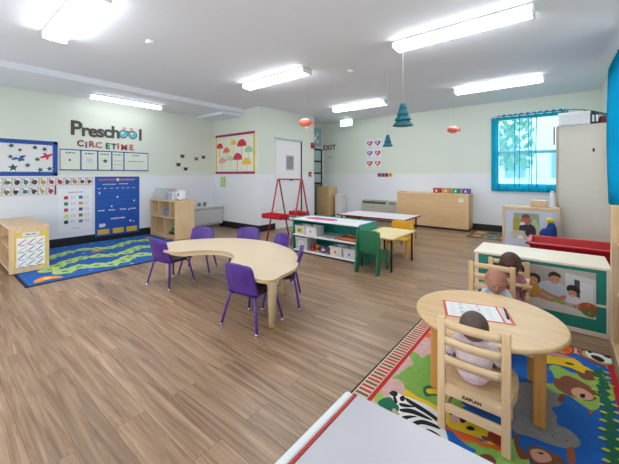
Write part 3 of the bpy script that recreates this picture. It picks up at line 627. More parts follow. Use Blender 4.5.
# on top of the corner shelf
cb = crate('clear_bin', 'clear plastic bin with pale contents on the corner shelf', 'bin', (SX+.22, SY+.2, .731), (.34, .26, .20), mat('#dfe6ea', .25, alpha=.55))
MB().box((0, 0, .07), (.28, .2, .12), mat('#c7d0cf', .6), .01).build('folded_papers', cb)
q = crate('dotted_basket', 'white basket with blue dots and orange lid on the corner shelf', 'basket', (SX+.60, SY+.2, .731), (.20, .18, .16), mat('#e6eaf0', .4), lid=mat('#d88a62', .5))
m = MB(wallM(None, 'back'))
for a in range(4):
    for b_ in range(3): m.disc(-.07+a*.047, .03+b_*.045, .015, .001, mat('#5b7fb8', .6), n=10)
m.build('dot_pattern', q, (0, -.105, 0))
fn = thing('white_speaker', 'rounded white device with dark dot on the corner shelf', 'device', (SX+.85, SY+.2, .731)); MB().box((0, 0, .10), (.15, .12, .19), WHITE, .03, seg=3).build('housing', fn); MB(wallM(None, 'back')).lathe((0.01, .11, .06), [(.022, 0), (.022, .004)], BLACK, 14).build('dark_dot', fn); MB().box((0, 0, .0075), (.17, .14, .015), STEEL, .004).build('stand', fn)
# white heater cabinet between shelf and corner
ht = thing('heater_cabinet', 'long low grey white heater cabinet in the left corner', 'heater', (XL+.013, 3.52, 0))
MB().b2((0, 0, .08), (.38, .955, .47), mat('#cfd1d3', .5, var=.02), .006).build('housing', ht); MB().b2((0, -.01, .47), (.41, .962, .505), mat('#dddfe0', .4), .005).build('top', ht)
MB().b2((.02, .02, 0), (.30, .93, .08), mat('#8e8f92', .6)).build('plinth', ht); m = MB(); m.b2((.38, .04, .435), (.386, .92, .445), mat('#8c9094', .5), 0).b2((.38, .04, .11), (.386, .92, .118), mat('#8c9094', .5), 0).build('seam_line', ht)
for k, y in enumerate((3.98, 4.12)):
    q = thing('small_cup', ['dark sided small cup on the heater, nearer the shelf', 'dark sided small cup on the heater, nearer the corner'][k], 'cup', (XL+.2, y, .506), group='cups on the heater'); MB().lathe((0, 0, 0), [(.03, 0), (.04, .085)], mat('#7d8488', .4), 16).build('body', q); MB().lathe((0, 0, .085), [(.043, 0), (.043, .01)], WHITE, 16).build('lid', q)

# ------------------------------------------------------------------ crescent table and purple chairs
kt = thing('crescent_table', 'cream kidney shaped table ringed by purple chairs', 'table', (-2.70, 1.95, 0))
out = [(-1.73, 1.80), (-1.71, 1.68), (-1.79, 1.62), (-2.0, 1.63), (-2.24, 1.70), (-2.38, 1.80), (-2.50, 1.93), (-2.70, 1.99), (-2.90, 1.93), (-3.02, 1.80), (-3.10, 1.67), (-3.26, 1.62), (-3.46, 1.65), (-3.59, 1.74), (-3.63, 1.88), (-3.57, 2.09), (-3.42, 2.31), (-3.14, 2.53), (-2.72, 2.61), (-2.32, 2.52), (-2.0, 2.31), (-1.79, 2.05)]
pts = catmull([(a+2.70, b_-1.95) for a, b_ in out], 5)[::-1]
q = MB(); q.prism(pts[::-1], .395, .42, CREAM, CREAMEDGE); q.build('tabletop', kt)
q = MB(); q.prism([(x*.93, (y+.0)*.90+.01) for x, y in pts[::-1]], .37, .395, mat('#d8c29b', .5)); q.build('apron', kt)
for (x, y) in ((-1.80, 1.76), (-3.51, 1.78), (-3.10, 2.40), (-2.2, 2.32)):
    l = MB(); l.tube([(x+2.7, y-1.95, .395), (x+2.7, y-1.95, .33), (x+2.7, y-1.95, .03)], [.062, .040, .026], mat('#dcc7a2', .4), 14).build('leg', kt); g = MB().lathe((x+2.7, y-1.95, 0), [(.022, 0), (.026, .012), (.026, .03)], mat('#b98a3c', .5), 14).build('glide', kt.children[-1])
kt_name = 'purple chairs around the crescent table'
def make_chair():
    t_ = thing('purple_chair', '', 'chair', (0, 0, 0), 0, kt_name); SH = .275
    q = MB()
    def seat(u, v):
        x = -.155+.31*u; y = -.13+.29*v; e = abs(2*u-1)
        xx = x*(1-.10*v-.0*u); return (xx, y, SH+.012*e**2 - .016*(v > .9)*1.0 + .006*math.cos(v*6))
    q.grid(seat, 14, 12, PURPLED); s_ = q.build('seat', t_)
    md = s_.modifiers.new('thickness', 'SOLIDIFY'); md.thickness = .012; md.offset = 0
    q = MB()
    def back(u, v):
        a = 2*u-1; w_ = .158*(1-.10*v) if v < .82 else .158*(1-.10*v)*math.sqrt(max(.05, 1-((v-.82)/.18)**2*.55))
        x = a*w_; z = SH-.005+.265*v+ (.0 if v < .99 else -.015*a*a); y = -.13-.085*v+.028*a*a*(.4+.6*v)-(0 if v > .08 else 0)
        rib = -.009 if (abs(a) < .55 and .35 < v < .8) else 0
        return (x, y+rib, z)
    q.grid(back, 16, 14, PURPLE); b_ = q.build('backrest', t_)
    md = b_.modifiers.new('thickness', 'SOLIDIFY'); md.thickness = .012; md.offset = 0
    m = MB(); m.grid(lambda u, v: ((2*u-1)*.156, -.135+.02*(1-v)-.004, SH-.012*(1-v)), 8, 2, PURPLE).build('seat_bend', t_)
    for sx in (-1, 1):
        for sy in (-1, 1):
            top = (sx*.11, sy*.10-.01, SH-.012); kn = (sx*.135, sy*.125-.01, SH-.03); ft = (sx*.185, sy*.165-.01, .02)
            l = MB().tube([top, kn, ft], .0105, PURPLET, 10).build('leg', t_)
            MB().tube([ft, (sx*.187, sy*.167-.01, .006)], [.012, .014], CHROME, 10).tube([(sx*.187, sy*.167-.01, .006), (sx*.187, sy*.167-.01, 0)], .015, CHROME, 10).build('glide', l)
    u_ = MB()
    for sx in (-1, 1): u_.tube([(sx*.11, -.12, SH-.014), (sx*.11, .10, SH-.014)], .009, PURPLET, 8)
    for sy in (-.11, .09): u_.tube([(-.11, sy, SH-.014), (.11, sy, SH-.014)], .009, PURPLET, 8)
    u_.build('seat_frame', t_)
    return t_
ch0 = make_chair()
CH = [((-3.43, 1.78), 9, 'purple chair at the left tip of the crescent table, seen from behind'), ((-3.58, 2.20), 220, 'purple chair behind the left arm of the crescent table'), ((-3.11, 2.56), 214, 'purple chair at the far side of the crescent table, in its middle'), ((-2.58, 2.48), 166, 'purple chair behind the table nearest the red easel'), ((-2.09, 2.17), 129, 'purple chair at the right end of the crescent table, seen from its side'), ((-1.99, 1.73), 8, 'nearest purple chair, its back toward the viewer, front right of the crescent table')]
for k, ((x, y), a, lab) in enumerate(CH):
    o = ch0 if k == 0 else copy_tree(ch0); o.location = (x, y, 0); o.rotation_euler = (0, 0, math.radians(a)); o['label'] = lab

# ------------------------------------------------------------------ red easel
ea = thing('easel', 'red tubular easel with tray standing by the white door', 'easel', (-3.93, 4.30, 0), 0)
RT = mat('#a8202c', .35)
HH = 1.14
for s_ in (-1, 1):
    for sy in (-1, 1): MB().tube([(s_*.29, sy*.015, HH), (s_*.30, sy*.30, .0)], .015, RT if not (s_ < 0 and sy > 0) else mat('#6b3038', .4)).build('leg', ea)
MB().tube([(-.29, 0, HH), (.29, 0, HH)], .013, RT).build('top_bar', ea)
MB().tube([(-.292, -.19, .42), (.292, -.19, .42)], .01, RT).tube([(-.292, .19, .42), (.292, .19, .42)], .01, RT).build('cross_bar', ea)
MB().tube([(-.292, -.15, .52), (-.1, 0, .60), (-.292, .15, .52)], .004, STEEL).tube([(.292, -.15, .52), (.1, 0, .60), (.292, .15, .52)], .004, STEEL).build('hinge_brace', ea)
for (x0, x1, y0, y1) in ((-.31, .16, -.42, -.19), (-.20, .20, .19, .34)):
    m = MB(); m.b2((x0, y0, .44), (x1, y1, .455), RED).b2((x0, y0, .44), (x1, y0+.012, .52), RED).b2((x0, y1-.012, .44), (x1, y1, .52), RED).b2((x0, y0, .44), (x0+.012, y1, .52), RED).b2((x1-.012, y0, .44), (x1, y1, .52), RED).build('paint_tray', ea)
MB().tube([(-.12, -.02, HH-.01), (-.13, -.035, HH-.05)], .004, BLACK).tube([(.12, -.02, HH-.01), (.13, -.035, HH-.05)], .004, BLACK).build('paper_clip', ea)

# ------------------------------------------------------------------ teal and white low storage shelf
ts = thing('low_shelf', 'low teal and white shelf filled with white bins in the middle of the room', 'shelf', (-3.345, 3.72, 0))
W_, D_, H_ = 1.23, .50, .54; SHW = mat('#e6e8ec', .4, var=.01)
for x in (0, W_-.02): MB().b2((x, 0, .0), (x+.02, D_, H_), TEAL, .006).build('side_panel', ts)
MB().b2((.02, .0, H_-.03), (W_-.02, D_-.02, H_-.01), SHW).build('top', ts)
for z in (.025, .265): MB().b2((.02, .0, z), (W_-.02, D_-.04, z+.02), SHW).build('shelf_board', ts)
MB().b2((.02, D_-.035, .045), (W_-.02, D_-.02, H_-.03), TEAL, .001).build('back_panel', ts); MB().b2((.02, D_-.02, H_-.04), (W_-.02, D_, H_), TEAL).build('back_rail', ts)
MB().b2((.02, .02, 0), (W_-.02, .04, .025), BLACK).build('kickboard', ts)
TX, TY = -3.345, 3.72; WB = mat('#e2e4e4', .4)
crate('storage_bin', 'white bin with yellow sticker on the upper board of the teal shelf, far left', 'bin', (TX+.14, TY+.12, .286), (.19, .20, .13), WB, 'bins in the teal shelf', sticker=(mat('#e3c53a', .5), mat('#5c5a3a', .5)))
crate('storage_bin', 'white bin with grey label on the upper board, second from left', 'bin', (TX+.36, TY+.12, .286), (.21, .20, .135), WB, 'bins in the teal shelf', sticker=(PAPER, mat('#9aa0a8', .5)))
for k in range(3):
    q = MB().box((0, 0, .004), (.24, .22, .006), mat(['#c9cdd2', '#3f6fa8', '#b8b4a4'][k], .6), .001).build('flat_folder', None, (TX+.66+k*.01, TY+.14, .286+k*.008)); tag(q, ['light grey folder lowest of the flat pile in the teal shelf', 'blue folder in the flat pile in the teal shelf', 'beige folder topmost of the flat pile in the teal shelf'][k], 'folder', 'flat folders in the teal shelf')
q = thing('orange_tray', 'orange brown tray on the upper board of the teal shelf at right', 'tray', (TX+1.0, TY+.15, .286)); MB().box((0, 0, .01), (.30, .24, .02), mat('#b4603a', .5), .004).build('base', q); MB().b2((-.15, -.12, .02), (.15, -.11, .045), mat('#c87448', .5)).b2((-.15, .11, .02), (.15, .12, .045), mat('#c87448', .5)).b2((-.15, -.12, .02), (-.14, .12, .045), mat('#c87448', .5)).b2((.14, -.12, .02), (.15, .12, .045), mat('#c87448', .5)).build('rim', q)
cbn = crate('storage_bin', 'tall frosted bin with a letter D label on the lower board', 'bin', (TX+.17, TY+.14, .046), (.24, .24, .19), mat('#c6cacd', .3), 'bins in the teal shelf')
m = MB(wallM(None, 'back')); m.disc(0, .10, .05, .001, PAPER, n=20); m.text('D', .06, 0, .10, .0015, mat('#3a4658', .6), .0005); m.build('round_label', cbn, (0, -.128, 0))
for k, (x, h_, h2, nm) in enumerate(((.35, '#b8262e', '#8f1f26', 'red'), (.44, '#c9a23a', '#7d3a2a', 'mustard yellow'), (.55, '#7a3f9c', '#efe6f4', 'purple and white'), (.66, '#7b2030', '#4a4a4a', 'dark red'))):
    q = thing('food_can', '%s play food can on the lower board of the teal shelf' % nm, 'can', (TX+x, TY+.10, .046), 0, 'play food cans'); MB().lathe((0, 0, 0), [(.038, 0), (.038, .02), (.037, .021), (.037, .08), (.038, .081), (.038, .10)], mat(h_, .4), 18).build('body', q); MB().lathe((0, 0, .03), [(.0385, 0), (.0385, .035)], mat(h2, .5), 18).build('label_band', q)
for x, st, nm in ((.82, ('#f0e6d8', '#d9803a'), 'orange'), (1.05, ('#e8e2ee', '#9a8fc0'), 'lilac')):
    crate('storage_basket', 'white slotted basket with %s sticker on the lower board of the teal shelf' % nm, 'basket', (TX+x, TY+.12, .046), (.20, .20, .13), WB, 'bins in the teal shelf', sticker=(mat(st[0], .5), mat(st[1], .5)))
ps_ = MB().prism(catmull([(-.25, -.08), (.0, -.11), (.26, -.09), (.27, .06), (.05, .10), (-.2, .08)], 3), 0, .003, mat('#c2557f', .6, var=.5, scale=14)).build('pink_paper', None, (TX+.42, TY+.22, H_-.0095)); tag(ps_, 'pink patterned paper lying on the white top of the teal shelf', 'paper')

# ------------------------------------------------------------------ yellow table, green and yellow chairs
yt = thing('yellow_table', 'small pale yellow table with black legs beside the teal shelf', 'table', (-1.92, 4.03, 0))
MB().b2((-.185, -.38, .415), (.31, .39, .43), mat('#ead79b', .4, var=.02), .004).build('tabletop', yt); MB().b2((-.187, -.382, .408), (.312, .392, .4155), mat('#b3a26e', .5), .003).build('edge_band', yt)
for sx in (-.15, .27):
    for sy in (-.34, .35): MB().tube([(sx, sy, .41), (sx, sy, 0)], .013, BLACK).build('leg', yt)
def molded(name, label, loc, rot, col, sh=.25, bh=.50, w=.29):
    t_ = thing(name, label, 'chair', loc, rot)
    MB().b2((-w/2+.01, -.13, sh-.015), (w/2-.01, .15, sh), col, .008, 2).build('seat', t_)
    q = MB(Matrix.Translation((0, -.155, 0)) @ Matrix(((1, 0, 0, 0), (0, 0, -1, 0), (0, 1, 0, 0), (0, 0, 0, 1))))
    q.prism([(-w/2+.03, sh+.02), (w/2-.03, sh+.02), (w/2-.005, bh-.02), (w/2-.03, bh), (-w/2+.03, bh), (-w/2+.005, bh-.02)], -.010, .010, col); q.build('backrest', t_)
    for s_ in (-1, 1):
        q = MB(Matrix.Translation((s_*w/2, 0, 0)) @ Matrix(((0, 0, 1, 0), (1, 0, 0, 0), (0, 1, 0, 0), (0, 0, 0, 1))))
        q.prism([(-.22, 0), (-.15, 0), (-.11, sh*.62), (.08, sh*.62), (.13, 0), (.19, 0), (.15, sh+.01), (-.12, sh+.03), (-.14, bh-.01), (-.175, bh-.01)], -.012, .012, col); q.build('side_frame', t_)
    return t_
molded('green_chair', 'green moulded plastic chair at the yellow table, back to the viewer', (-1.875, 3.63, 0), math.radians(4), mat('#146c42', .4), w=.28, bh=.53)
molded('yellow_chair', 'yellow moulded plastic chair behind the yellow table', (-1.93, 4.60, 0), math.radians(184), mat('#e5a81f', .4), w=.31, bh=.50)

# ------------------------------------------------------------------ white table with red edge at the back
lt = thing('activity_table', 'white topped table with red edge in front of the wall air conditioner', 'table', (-2.75, 5.57, 0))
MB().b2((-.70, -.41, .432), (.67, .41, .447), mat('#e2e3ea', .35, var=.01), .003).build('tabletop', lt)
m = MB()
for a in (((-.705, -.415, .425), (.675, -.405, .45)), ((-.705, .405, .425), (.675, .415, .45)), ((-.705, -.415, .425), (-.695, .415, .45)), ((.665, -.415, .425), (.675, .415, .45))): m.b2(*a, mat('#a9243a', .4), .002)
m.build('edge_band', lt)
for sx in (-.63, .60):
    for sy in (-.35, .35): MB().tube([(sx, sy, .43), (sx, sy, .2)], .015, BLACK).tube([(sx, sy, .2), (sx, sy, .0)], .011, STEEL).build('leg', lt)
# air conditioner
ac = thing('air_conditioner', 'cream wall air conditioner with slatted grille under the number squares', 'air conditioner', (-4.20, YB-.30, 0))
MB().b2((0, 0, .06), (1.03, .285, .545), mat('#c4c3b5', .5, var=.02), .012).build('housing', ac); MB().b2((.04, .03, 0), (.99, .26, .06), mat('#6e6e6a', .6)).build('base', ac)
m = MB()
for k in range(7): m.b2((.03, -.006, .40-k*.045), (1.0, .002, .412-k*.045), mat('#a5a59a', .5), .001)
m.build('front_grille', ac); m = MB(); m.b2((.06, .02, .545), (.72, .17, .549), mat('#3c3d3b', .6), 0)
for k in range(22): m.b2((.065+k*.03, .02, .549), (.07+k*.03, .17, .553), mat('#b9b9ae', .5), 0)
m.b2((.06, -.008, .465), (.72, -.0, .53), mat('#55564f', .6), 0).build('air_outlet', ac); MB().b2((.80, -.004, .46), (.98, .0, .53), mat('#8d8e86', .5), 0).build('control_panel', ac)
# long wooden cabinet
wc = thing('storage_cabinet', 'long low birch cabinet against the back wall under coloured bins', 'cabinet', (-3.13, 7.33, 0))
MB().b2((0, 0, .045), (1.60, .405, .785), OAKX, .004).build('body', wc); MB().b2((-.005, -.008, .785), (1.605, .41, .81), wood('#e3c496', '#efd5ab', .4, 'X'), .005).build('top', wc)
MB().b2((.02, .02, 0), (1.58, .39, .045), BLACK).build('plinth', wc); MB().b2((0, -.004, .05), (.022, 0, .785), wood('#e3c496', '#efd5ab', .4, 'X')).b2((1.578, -.004, .05), (1.60, 0, .785), wood('#e3c496', '#efd5ab', .4, 'X')).build('edge_strip', wc)
m = MB(wallM(None, 'back')); m.b2((0, 0, 0), (.10, .08, .002), PAPER, 0); line_marks(m, .015, .085, .05, .0025, GREYINK, .01); m.build('white_notice', wc, (1.40, -.0001, .63)); MB().box((.10, .15, .818), (.14, .10, .012), mat('#bfa67e', .6)).build('paper_slip', wc)
for k, (h_, nm) in enumerate((('#c4242f', 'red'), ('#e39a2e', 'orange'), ('#2f9a4f', 'green'), ('#6a3fa8', 'purple'))):
    q = crate('coloured_bin', '%s small bin with white label on the long birch cabinet' % nm, 'bin', (-2.22+k*.205, 7.50, .811), (.145, .18, .10), mat(h_, .4), 'coloured bins on the birch cabinet', sticker=(PAPER, PAPER), ss=.12)
# cabinet in the alcove corner and white bin
sc_ = thing('corner_cabinet', 'light wooden cabinet under the EXIT lettering', 'cabinet', (-5.60, 7.30, 0))
MB().b2((0, 0, .04), (.44, .40, .86), OAKX, .004).build('body', sc_); MB().b2((-.005, -.008, .86), (.445, .405, .885), MAPLEX, .004).build('top', sc_); MB().b2((.02, .02, 0), (.42, .38, .04), BLACK).build('plinth', sc_)
wt = thing('waste_bin', 'tall white waste bin beside the alcove cabinet', 'waste bin', (-4.93, 7.55, 0)); MB().prism([(-.10, -.12), (.10, -.12), (.10, .12), (-.10, .12)], 0, .62, WHITE).build('body', wt); MB().box((0, 0, .65), (.22, .26, .06), WHITE, .02, seg=2).build('lid', wt)

# ------------------------------------------------------------------ hanging paper decorations
def cord(x, y, z0, par, m=mat('#cfd2d4', .6)): MB().tube([(0, 0, 0), (0, 0, cz(y)-z0)], .0015, m, 6).build('hanging_string', par)
def ptree(label, x, y, z, s_, tiers):
    t_ = thing('paper_tree', label, 'hanging decoration', (x, y, z), 0, 'hanging teal paper trees'); zz = 0; m_ = mat('#0f6577', .7, var=.3, scale=40)
    for k in range(tiers):
        r0 = s_*(.5-.40*k/tiers); r1 = r0*.55; h = s_*1.15/tiers; q = MB(); N = 40
        v0 = [q.bm.verts.new((r0*(1+.08*(-1)**i)*math.cos(2*PI*i/N), r0*(1+.08*(-1)**i)*math.sin(2*PI*i/N), zz)) for i in range(N)]
        v1 = [q.bm.verts.new((r1*math.cos(2*PI*i/N), r1*math.sin(2*PI*i/N), zz+h*1.05)) for i in range(N)]
        fs = [q.bm.faces.new((v0[i], v0[(i+1) % N], v1[(i+1) % N], v1[i])) for i in range(N)]+[q.bm.faces.new(v1), q.bm.faces.new(v0[::-1])]
        q._fin([], fs, m_); q.build('tier', t_); zz += h
    MB().tube([(0, 0, zz), (0, 0, cz(y)-z)], .0015, mat('#cfd2d4', .6), 6).build('hanging_string', t_)
ptree('larger teal honeycomb paper tree hanging from the ceiling', -1.31, 3.22, 1.745, .205, 4)
ptree('smaller lower teal paper tree hanging nearer the back wall', -1.98, 4.30, 1.64, .145, 3)
def pfish(label, x, y, z, s_, rot):
    t_ = thing('paper_fish', label, 'hanging decoration', (x, y, z), rot, 'hanging paper fish')
    b = MB(); rd = mat('#e56a55', .55, var=.35, scale=30); wh = mat('#f0dcd6', .6)
    b.ball((0, 0, 0), (s_*.46, s_*.26, s_*.28), rd, 24).build('body', t_)
    for k in range(-3, 4): MB(Matrix.Translation((k*s_*.1, 0, 0))).ball((0, 0, 0), (s_*.012, s_*.27*math.sqrt(1-(k*.1/.42)**2), s_*.29*math.sqrt(1-(k*.1/.42)**2)), wh, 20).build('paper_fold', t_)
    MB().ball((0, 0, s_*.10), (s_*.38, s_*.22, s_*.22), wh, 24).build('back_stripe', t_)
    m = MB(Matrix(((1, 0, 0, 0), (0, 0, -1, 0), (0, 1, 0, 0), (0, 0, 0, 1)))); m.prism([(s_*.42, 0), (s_*.68, s_*.2), (s_*.62, 0), (s_*.68, -s_*.2)], -.004, .004, rd); m.build('tail_fin', t_)
    m = MB(Matrix(((1, 0, 0, 0), (0, 0, -1, 0), (0, 1, 0, 0), (0, 0, 0, 1)))); m.prism([(-s_*.1, -s_*.24), (s_*.16, -s_*.24), (s_*.12, -s_*.46), (0, -s_*.36)], -.004, .004, wh); m.build('belly_fin', t_)
    for a in (-1, 1): MB().ball((-s_*.29, a*s_*.20, s_*.05), s_*.035, BLACK, 10).build('eye', t_)
    MB().tube([(0, 0, s_*.3), (0, 0, cz(y)-z)], .0015, mat('#cfd2d4', .6), 6).build('hanging_string', t_)
pfish('red and white paper fish hanging near the fire alarm', -3.35, 4.05, 2.10, .23, math.radians(40))
pfish('small red paper fish hanging in front of the back wall', -1.45, 5.75, 2.0, .20, math.radians(35))

# ------------------------------------------------------------------ right back corner: mat, board, tall cabinet, tub
mt = MB(); mt.b2((-1.45, 6.72, 0), (-.45, 7.66, .008), mat('#6b4f3a', .95), .002)
for k, h_ in enumerate(('#8a5a3c', '#7f9a86', '#a0623c', '#6f8f8a', '#b58a5a', '#5f7a6a', '#98563a', '#86a092')):
    i, j = k % 4, k//4; mt.rect(-1.41+i*.235, 6.77+j*.43, -1.19+i*.235, 7.17+j*.43, .0085, mat(h_, .95, var=.3, scale=18)); mt.disc(-1.30+i*.235, 6.97+j*.43, .08, .009, mat(['#c9a878', '#5c3a2a'][k % 2], .95))
tag(mt.build('floor_mat'), 'brown and green patterned floor mat by the back wall', 'rug')
pb = thing('panel_shelf', 'low shelf with wooden top and pale back panel holding a photograph', 'shelf', (-.72, 5.78, 0))
W_, H_ = .72, .73
MB().b2((0, 0, 0), (.03, .32, H_), MAPLE).build('side_panel', pb); MB().b2((W_-.03, 0, 0), (W_, .32, H_), MAPLE).build('side_panel', pb); MB().b2((.03, 0, H_-.05), (W_-.03, .32, H_), MAPLEX, .004).build('top', pb)
MB().b2((.03, .008, 0), (W_-.03, .02, H_-.05), mat('#cdd4e2', .5, var=.01)).build('back_panel', pb)
m = MB(wallM(None, 'back')); a, b_ = .15, .215; w_, h_ = .325, .42
m.b2((a, b_+.02, 0), (a+w_, b_+h_, .002), mat('#9ba58a', .6, var=.2), 0)
for (pts, hx_) in (([(0, .02), (.29, .02), (.29, .10), (0, .12)], '#c9c2ae'), ([(0, .1), (.06, .12), (.07, .26), (0, .28)], '#a9a04a'), ([(.05, .05), (.16, .05), (.17, .19), (.12, .22), (.05, .18)], '#27304a'), ([(.14, .07), (.24, .06), (.25, .16), (.2, .21), (.15, .18)], '#3a2a34'), ([(.2, .2), (.24, .28), (.29, .16), (.29, .05), (.25, .07)], '#b9cc9a'), ([(.09, .23), (.15, .20), (.20, .24), (.17, .30), (.10, .29)], '#b5634f'), ([(.10, .285), (.17, .28), (.19, .31), (.14, .335), (.1, .31)], '#7d4a35'), ([(.07, .19), (.13, .2), (.12, .23), (.08, .22)], '#e6dcd6'), ([(.24, .18), (.27, .1), (.29, .05), (.28, .18)], '#e4ebe9'), ([(.05, .02), (.12, .02), (.10, .06), (.06, .06)], '#efe6e0')):
    m.poly(catmull([(a+x*1.12, b_+y*1.23) for x, y in pts], 3), .0025+random.random()*.001, mat(hx_, .6))
m.build('photograph', pb, (0, .008, 0))
# blue and yellow toy leaning in front
bt = thing('blue_backpack', 'dark blue cloth bag with yellow top in front of the pale panel', 'bag', (-.10, 5.66, .0))
MB().prism([(-.13, -.06), (.06, -.06), (.06, .06), (-.13, .06)], 0, .30, mat('#3a3f4a', .6)).build('stand', bt)
q = MB(); q.ball((.0, 0, .39), (.065, .07, .155), mat('#16357f', .8, var=.2, scale=20), 20); q.ball((-.07, 0, .35), (.07, .06, .10), mat('#16357f', .8, var=.2, scale=20), 16); q.build('body', bt); MB().ball((-.01, 0, .565), (.05, .045, .04), mat('#e2c52f', .6), 14).build('yellow_top', bt)
wd = thing('wooden_drawer_box', 'small wooden drawer box on top of the pale panel shelf', 'box', (-.27, 5.94, .731))
MB().b2((-.09, -.10, 0), (.11, .10, .10), MAPLEX).build('body', wd); MB().b2((-.08, -.108, .012), (.10, -.10, .065), OAKX).build('drawer_front', wd); MB().ball((.01, -.115, .04), .008, WHITE, 10).build('knob', wd)
wv = thing('white_container', 'tall white plastic container beside the drawer box', 'container', (-.095, 5.93, .731)); MB().box((0, 0, .11), (.05, .09, .22), WHITE, .012, seg=2).build('body', wv); MB().box((0, 0, .235), (.04, .06, .03), mat('#d3d8dc', .5), .008).build('cap', wv)
tc_ = thing('tall_cabinet', 'tall beige cabinet standing by the turquoise curtains', 'cabinet', (-.045, 6.13, 0))
MB().b2((0, 0, .05), (.60, .55, 1.97), mat('#d9d2c6', .45, var=.015), .006).build('body', tc_); MB().b2((-.008, -.006, .0), (.022, .56, 1.97), wood('#b9a488', '#cbb89c', .5, 'Z')).build('edge_strip', tc_); MB().b2((.03, .02, 0), (.59, .53, .05), BLACK).build('plinth', tc_)
MB(wallM(None, 'back')).b2((.41, 1.56, 0), (.435, 1.61, .006), BLACK, .003).build('door_lock', tc_, (0, 0, 0)); MB().ball((.075, -.004, 1.94), .008, STEEL, 8).ball((.075, -.004, 1.02), .008, STEEL, 8).build('screw', tc_)
rfl = thing('red_folder', 'narrow red folder hanging on the side of the tall cabinet', 'folder', (-.085, 6.16, 1.70)); MB().b2((0, 0, 0), (.018, .2, .27), mat('#a5283a', .6), .002).build('cover', rfl); MB().b2((.004, .195, .01), (.014, .205, .26), PAPER, 0).build('sheets', rfl)
wbx = thing('white_box', 'white cardboard box on top of the tall cabinet', 'box', (.13, 6.28, 1.971), .05); MB().b2((-.16, -.18, 0), (.20, .15, .17), mat('#e6e7ea', .6, var=.02), .003).build('body', wbx); MB().b2((-.165, -.185, .15), (.205, .155, .19), mat('#eeeff1', .6, var=.02), .003).build('lid', wbx)
for k in range(2):
    q = thing('ring_binder', ['dark ring binder standing next to the white box on the tall cabinet', 'second dark ring binder, nearer the curtain, on the tall cabinet'][k], 'binder', (.355+k*.042, 6.30, 1.971), 0, 'binders on the tall cabinet'); MB().b2((0, -.15, 0), (.038, .1, .19-.03*k), mat(['#27333b', '#2f4a4a'][k], .5), .003).build('cover', q); MB().b2((.006, -.152, .03), (.032, -.15, .13), PAPER, 0).build('spine_label', q)
q = thing('dark_red_box', 'dark red box on the tall cabinet under the green folder', 'box', (.475, 6.30, 1.971)); MB().b2((-.02, -.15, .0), (.085, .15, .08), mat('#7a2230', .6), .003).build('body', q); MB().b2((-.025, -.155, .08), (.088, .155, .10), mat('#8c2a38', .6), .003).build('lid', q)
q = thing('green_folder', 'green arched folder lying over the items on the tall cabinet', 'folder', (.02, 6.32, 0)); m = MB()
m.grid(lambda u, v: (.06+.46*u, -.02+.2*v, 2.225+.015*math.cos(u*2)-.10*u*u), 14, 2, mat('#2f7a5c', .5)); o = m.build('cover', q); md = o.modifiers.new('thickness', 'SOLIDIFY'); md.thickness = .012
MB().grid(lambda u, v: (.08+.44*u, -.01+.18*v, 2.210+.015*math.cos(u*2)-.10*u*u), 14, 2, PAPER).build('sheets', q)
# red sensory tub behind the divider
tb = thing('sensory_tub', 'long shallow red tub on a stand behind the low divider', 'tub', (-.27, 4.06, 0))
RD = mat('#b5131f', .35); L_, D_ = .80, .50; ZT = .50; dp = .17
def ring(z, ins): return [(ins, ins, z), (L_-ins, ins, z), (L_-ins, D_-ins, z), (ins, D_-ins, z)]
q = MB(); a, b_, c_, d_ = ring(ZT, 0), ring(ZT-dp, .06), ring(ZT, .02), ring(ZT-dp+.01, .075)
vs = [[q.bm.verts.new(p) for p in r_] for r_ in (b_, a, c_, d_)]; fs = []
for r0, r1 in zip(vs, vs[1:]):
    for k in range(4): fs.append(q.bm.faces.new((r0[k], r0[(k+1) % 4], r1[(k+1) % 4], r1[k])))
fs += [q.bm.faces.new(vs[0][::-1]), q.bm.faces.new(vs[3])]; q._fin([], fs, RD); q.build('basin', tb)
m = MB()
for p0, p1 in (((-.02, -.02, ZT-.012), (L_+.02, .015, ZT+.006)), ((-.02, D_-.015, ZT-.012), (L_+.02, D_+.02, ZT+.006)), ((-.02, -.02, ZT-.012), (.015, D_+.02, ZT+.006)), ((L_-.015, -.02, ZT-.012), (L_+.02, D_+.02, ZT+.006))): m.b2(p0, p1, mat('#cf2230', .3), .005, 2)
m.build('rim', tb)
for x in (.09, L_-.09):
    for y in (.09, D_-.09): MB().tube([(x, y, ZT-dp), (x, y, 0)], .014, BLACK).build('leg', tb)

# ------------------------------------------------------------------ divider shelf with family photograph
dv = thing('divider_cabinet', 'low teal backed divider cabinet with a large family cooking photograph', 'cabinet', (-.61, 3.18, 0))
W_, D_, H_ = .905, .45, .53; TP = wood('#e8dcc8', '#f0e7d6', .45, 'X')
MB().b2((-.01, -.012, H_-.022), (W_, D_, H_), TP, .004).build('top', dv)
MB().b2((0, 0, 0), (.028, D_-.01, H_-.022), TP).build('side_panel', dv); MB().b2((W_-.028, 0, 0), (W_, D_-.01, H_-.022), TP).build('side_panel', dv)
MB().b2((.028, .008, .03), (W_-.028, .02, H_-.022), mat('#12867a', .5, var=.03), 0).build('back_panel', dv)
MB().b2((.028, .0, .0), (W_-.028, .022, .035), TP).build('bottom_rail', dv); MB().b2((.028, .003, .23), (W_-.028, .012, .248), TP, .001).build('middle_rail', dv)
ph = thing('family_photograph', 'large photograph of a family preparing vegetables, fixed on the teal divider', 'poster', (-.26, 3.182, .13))
PW, PH = .47, .35
m = MB(wallM(None, 'back')); m.b2((0, 0, 0), (PW, PH, .002), mat('#b9b1a8', .5, var=.05), 0).build('sheet', ph)
def PP(x, y): return ((x-35)/430*PW, (390-y)/300*PH)     # photograph's own coordinates
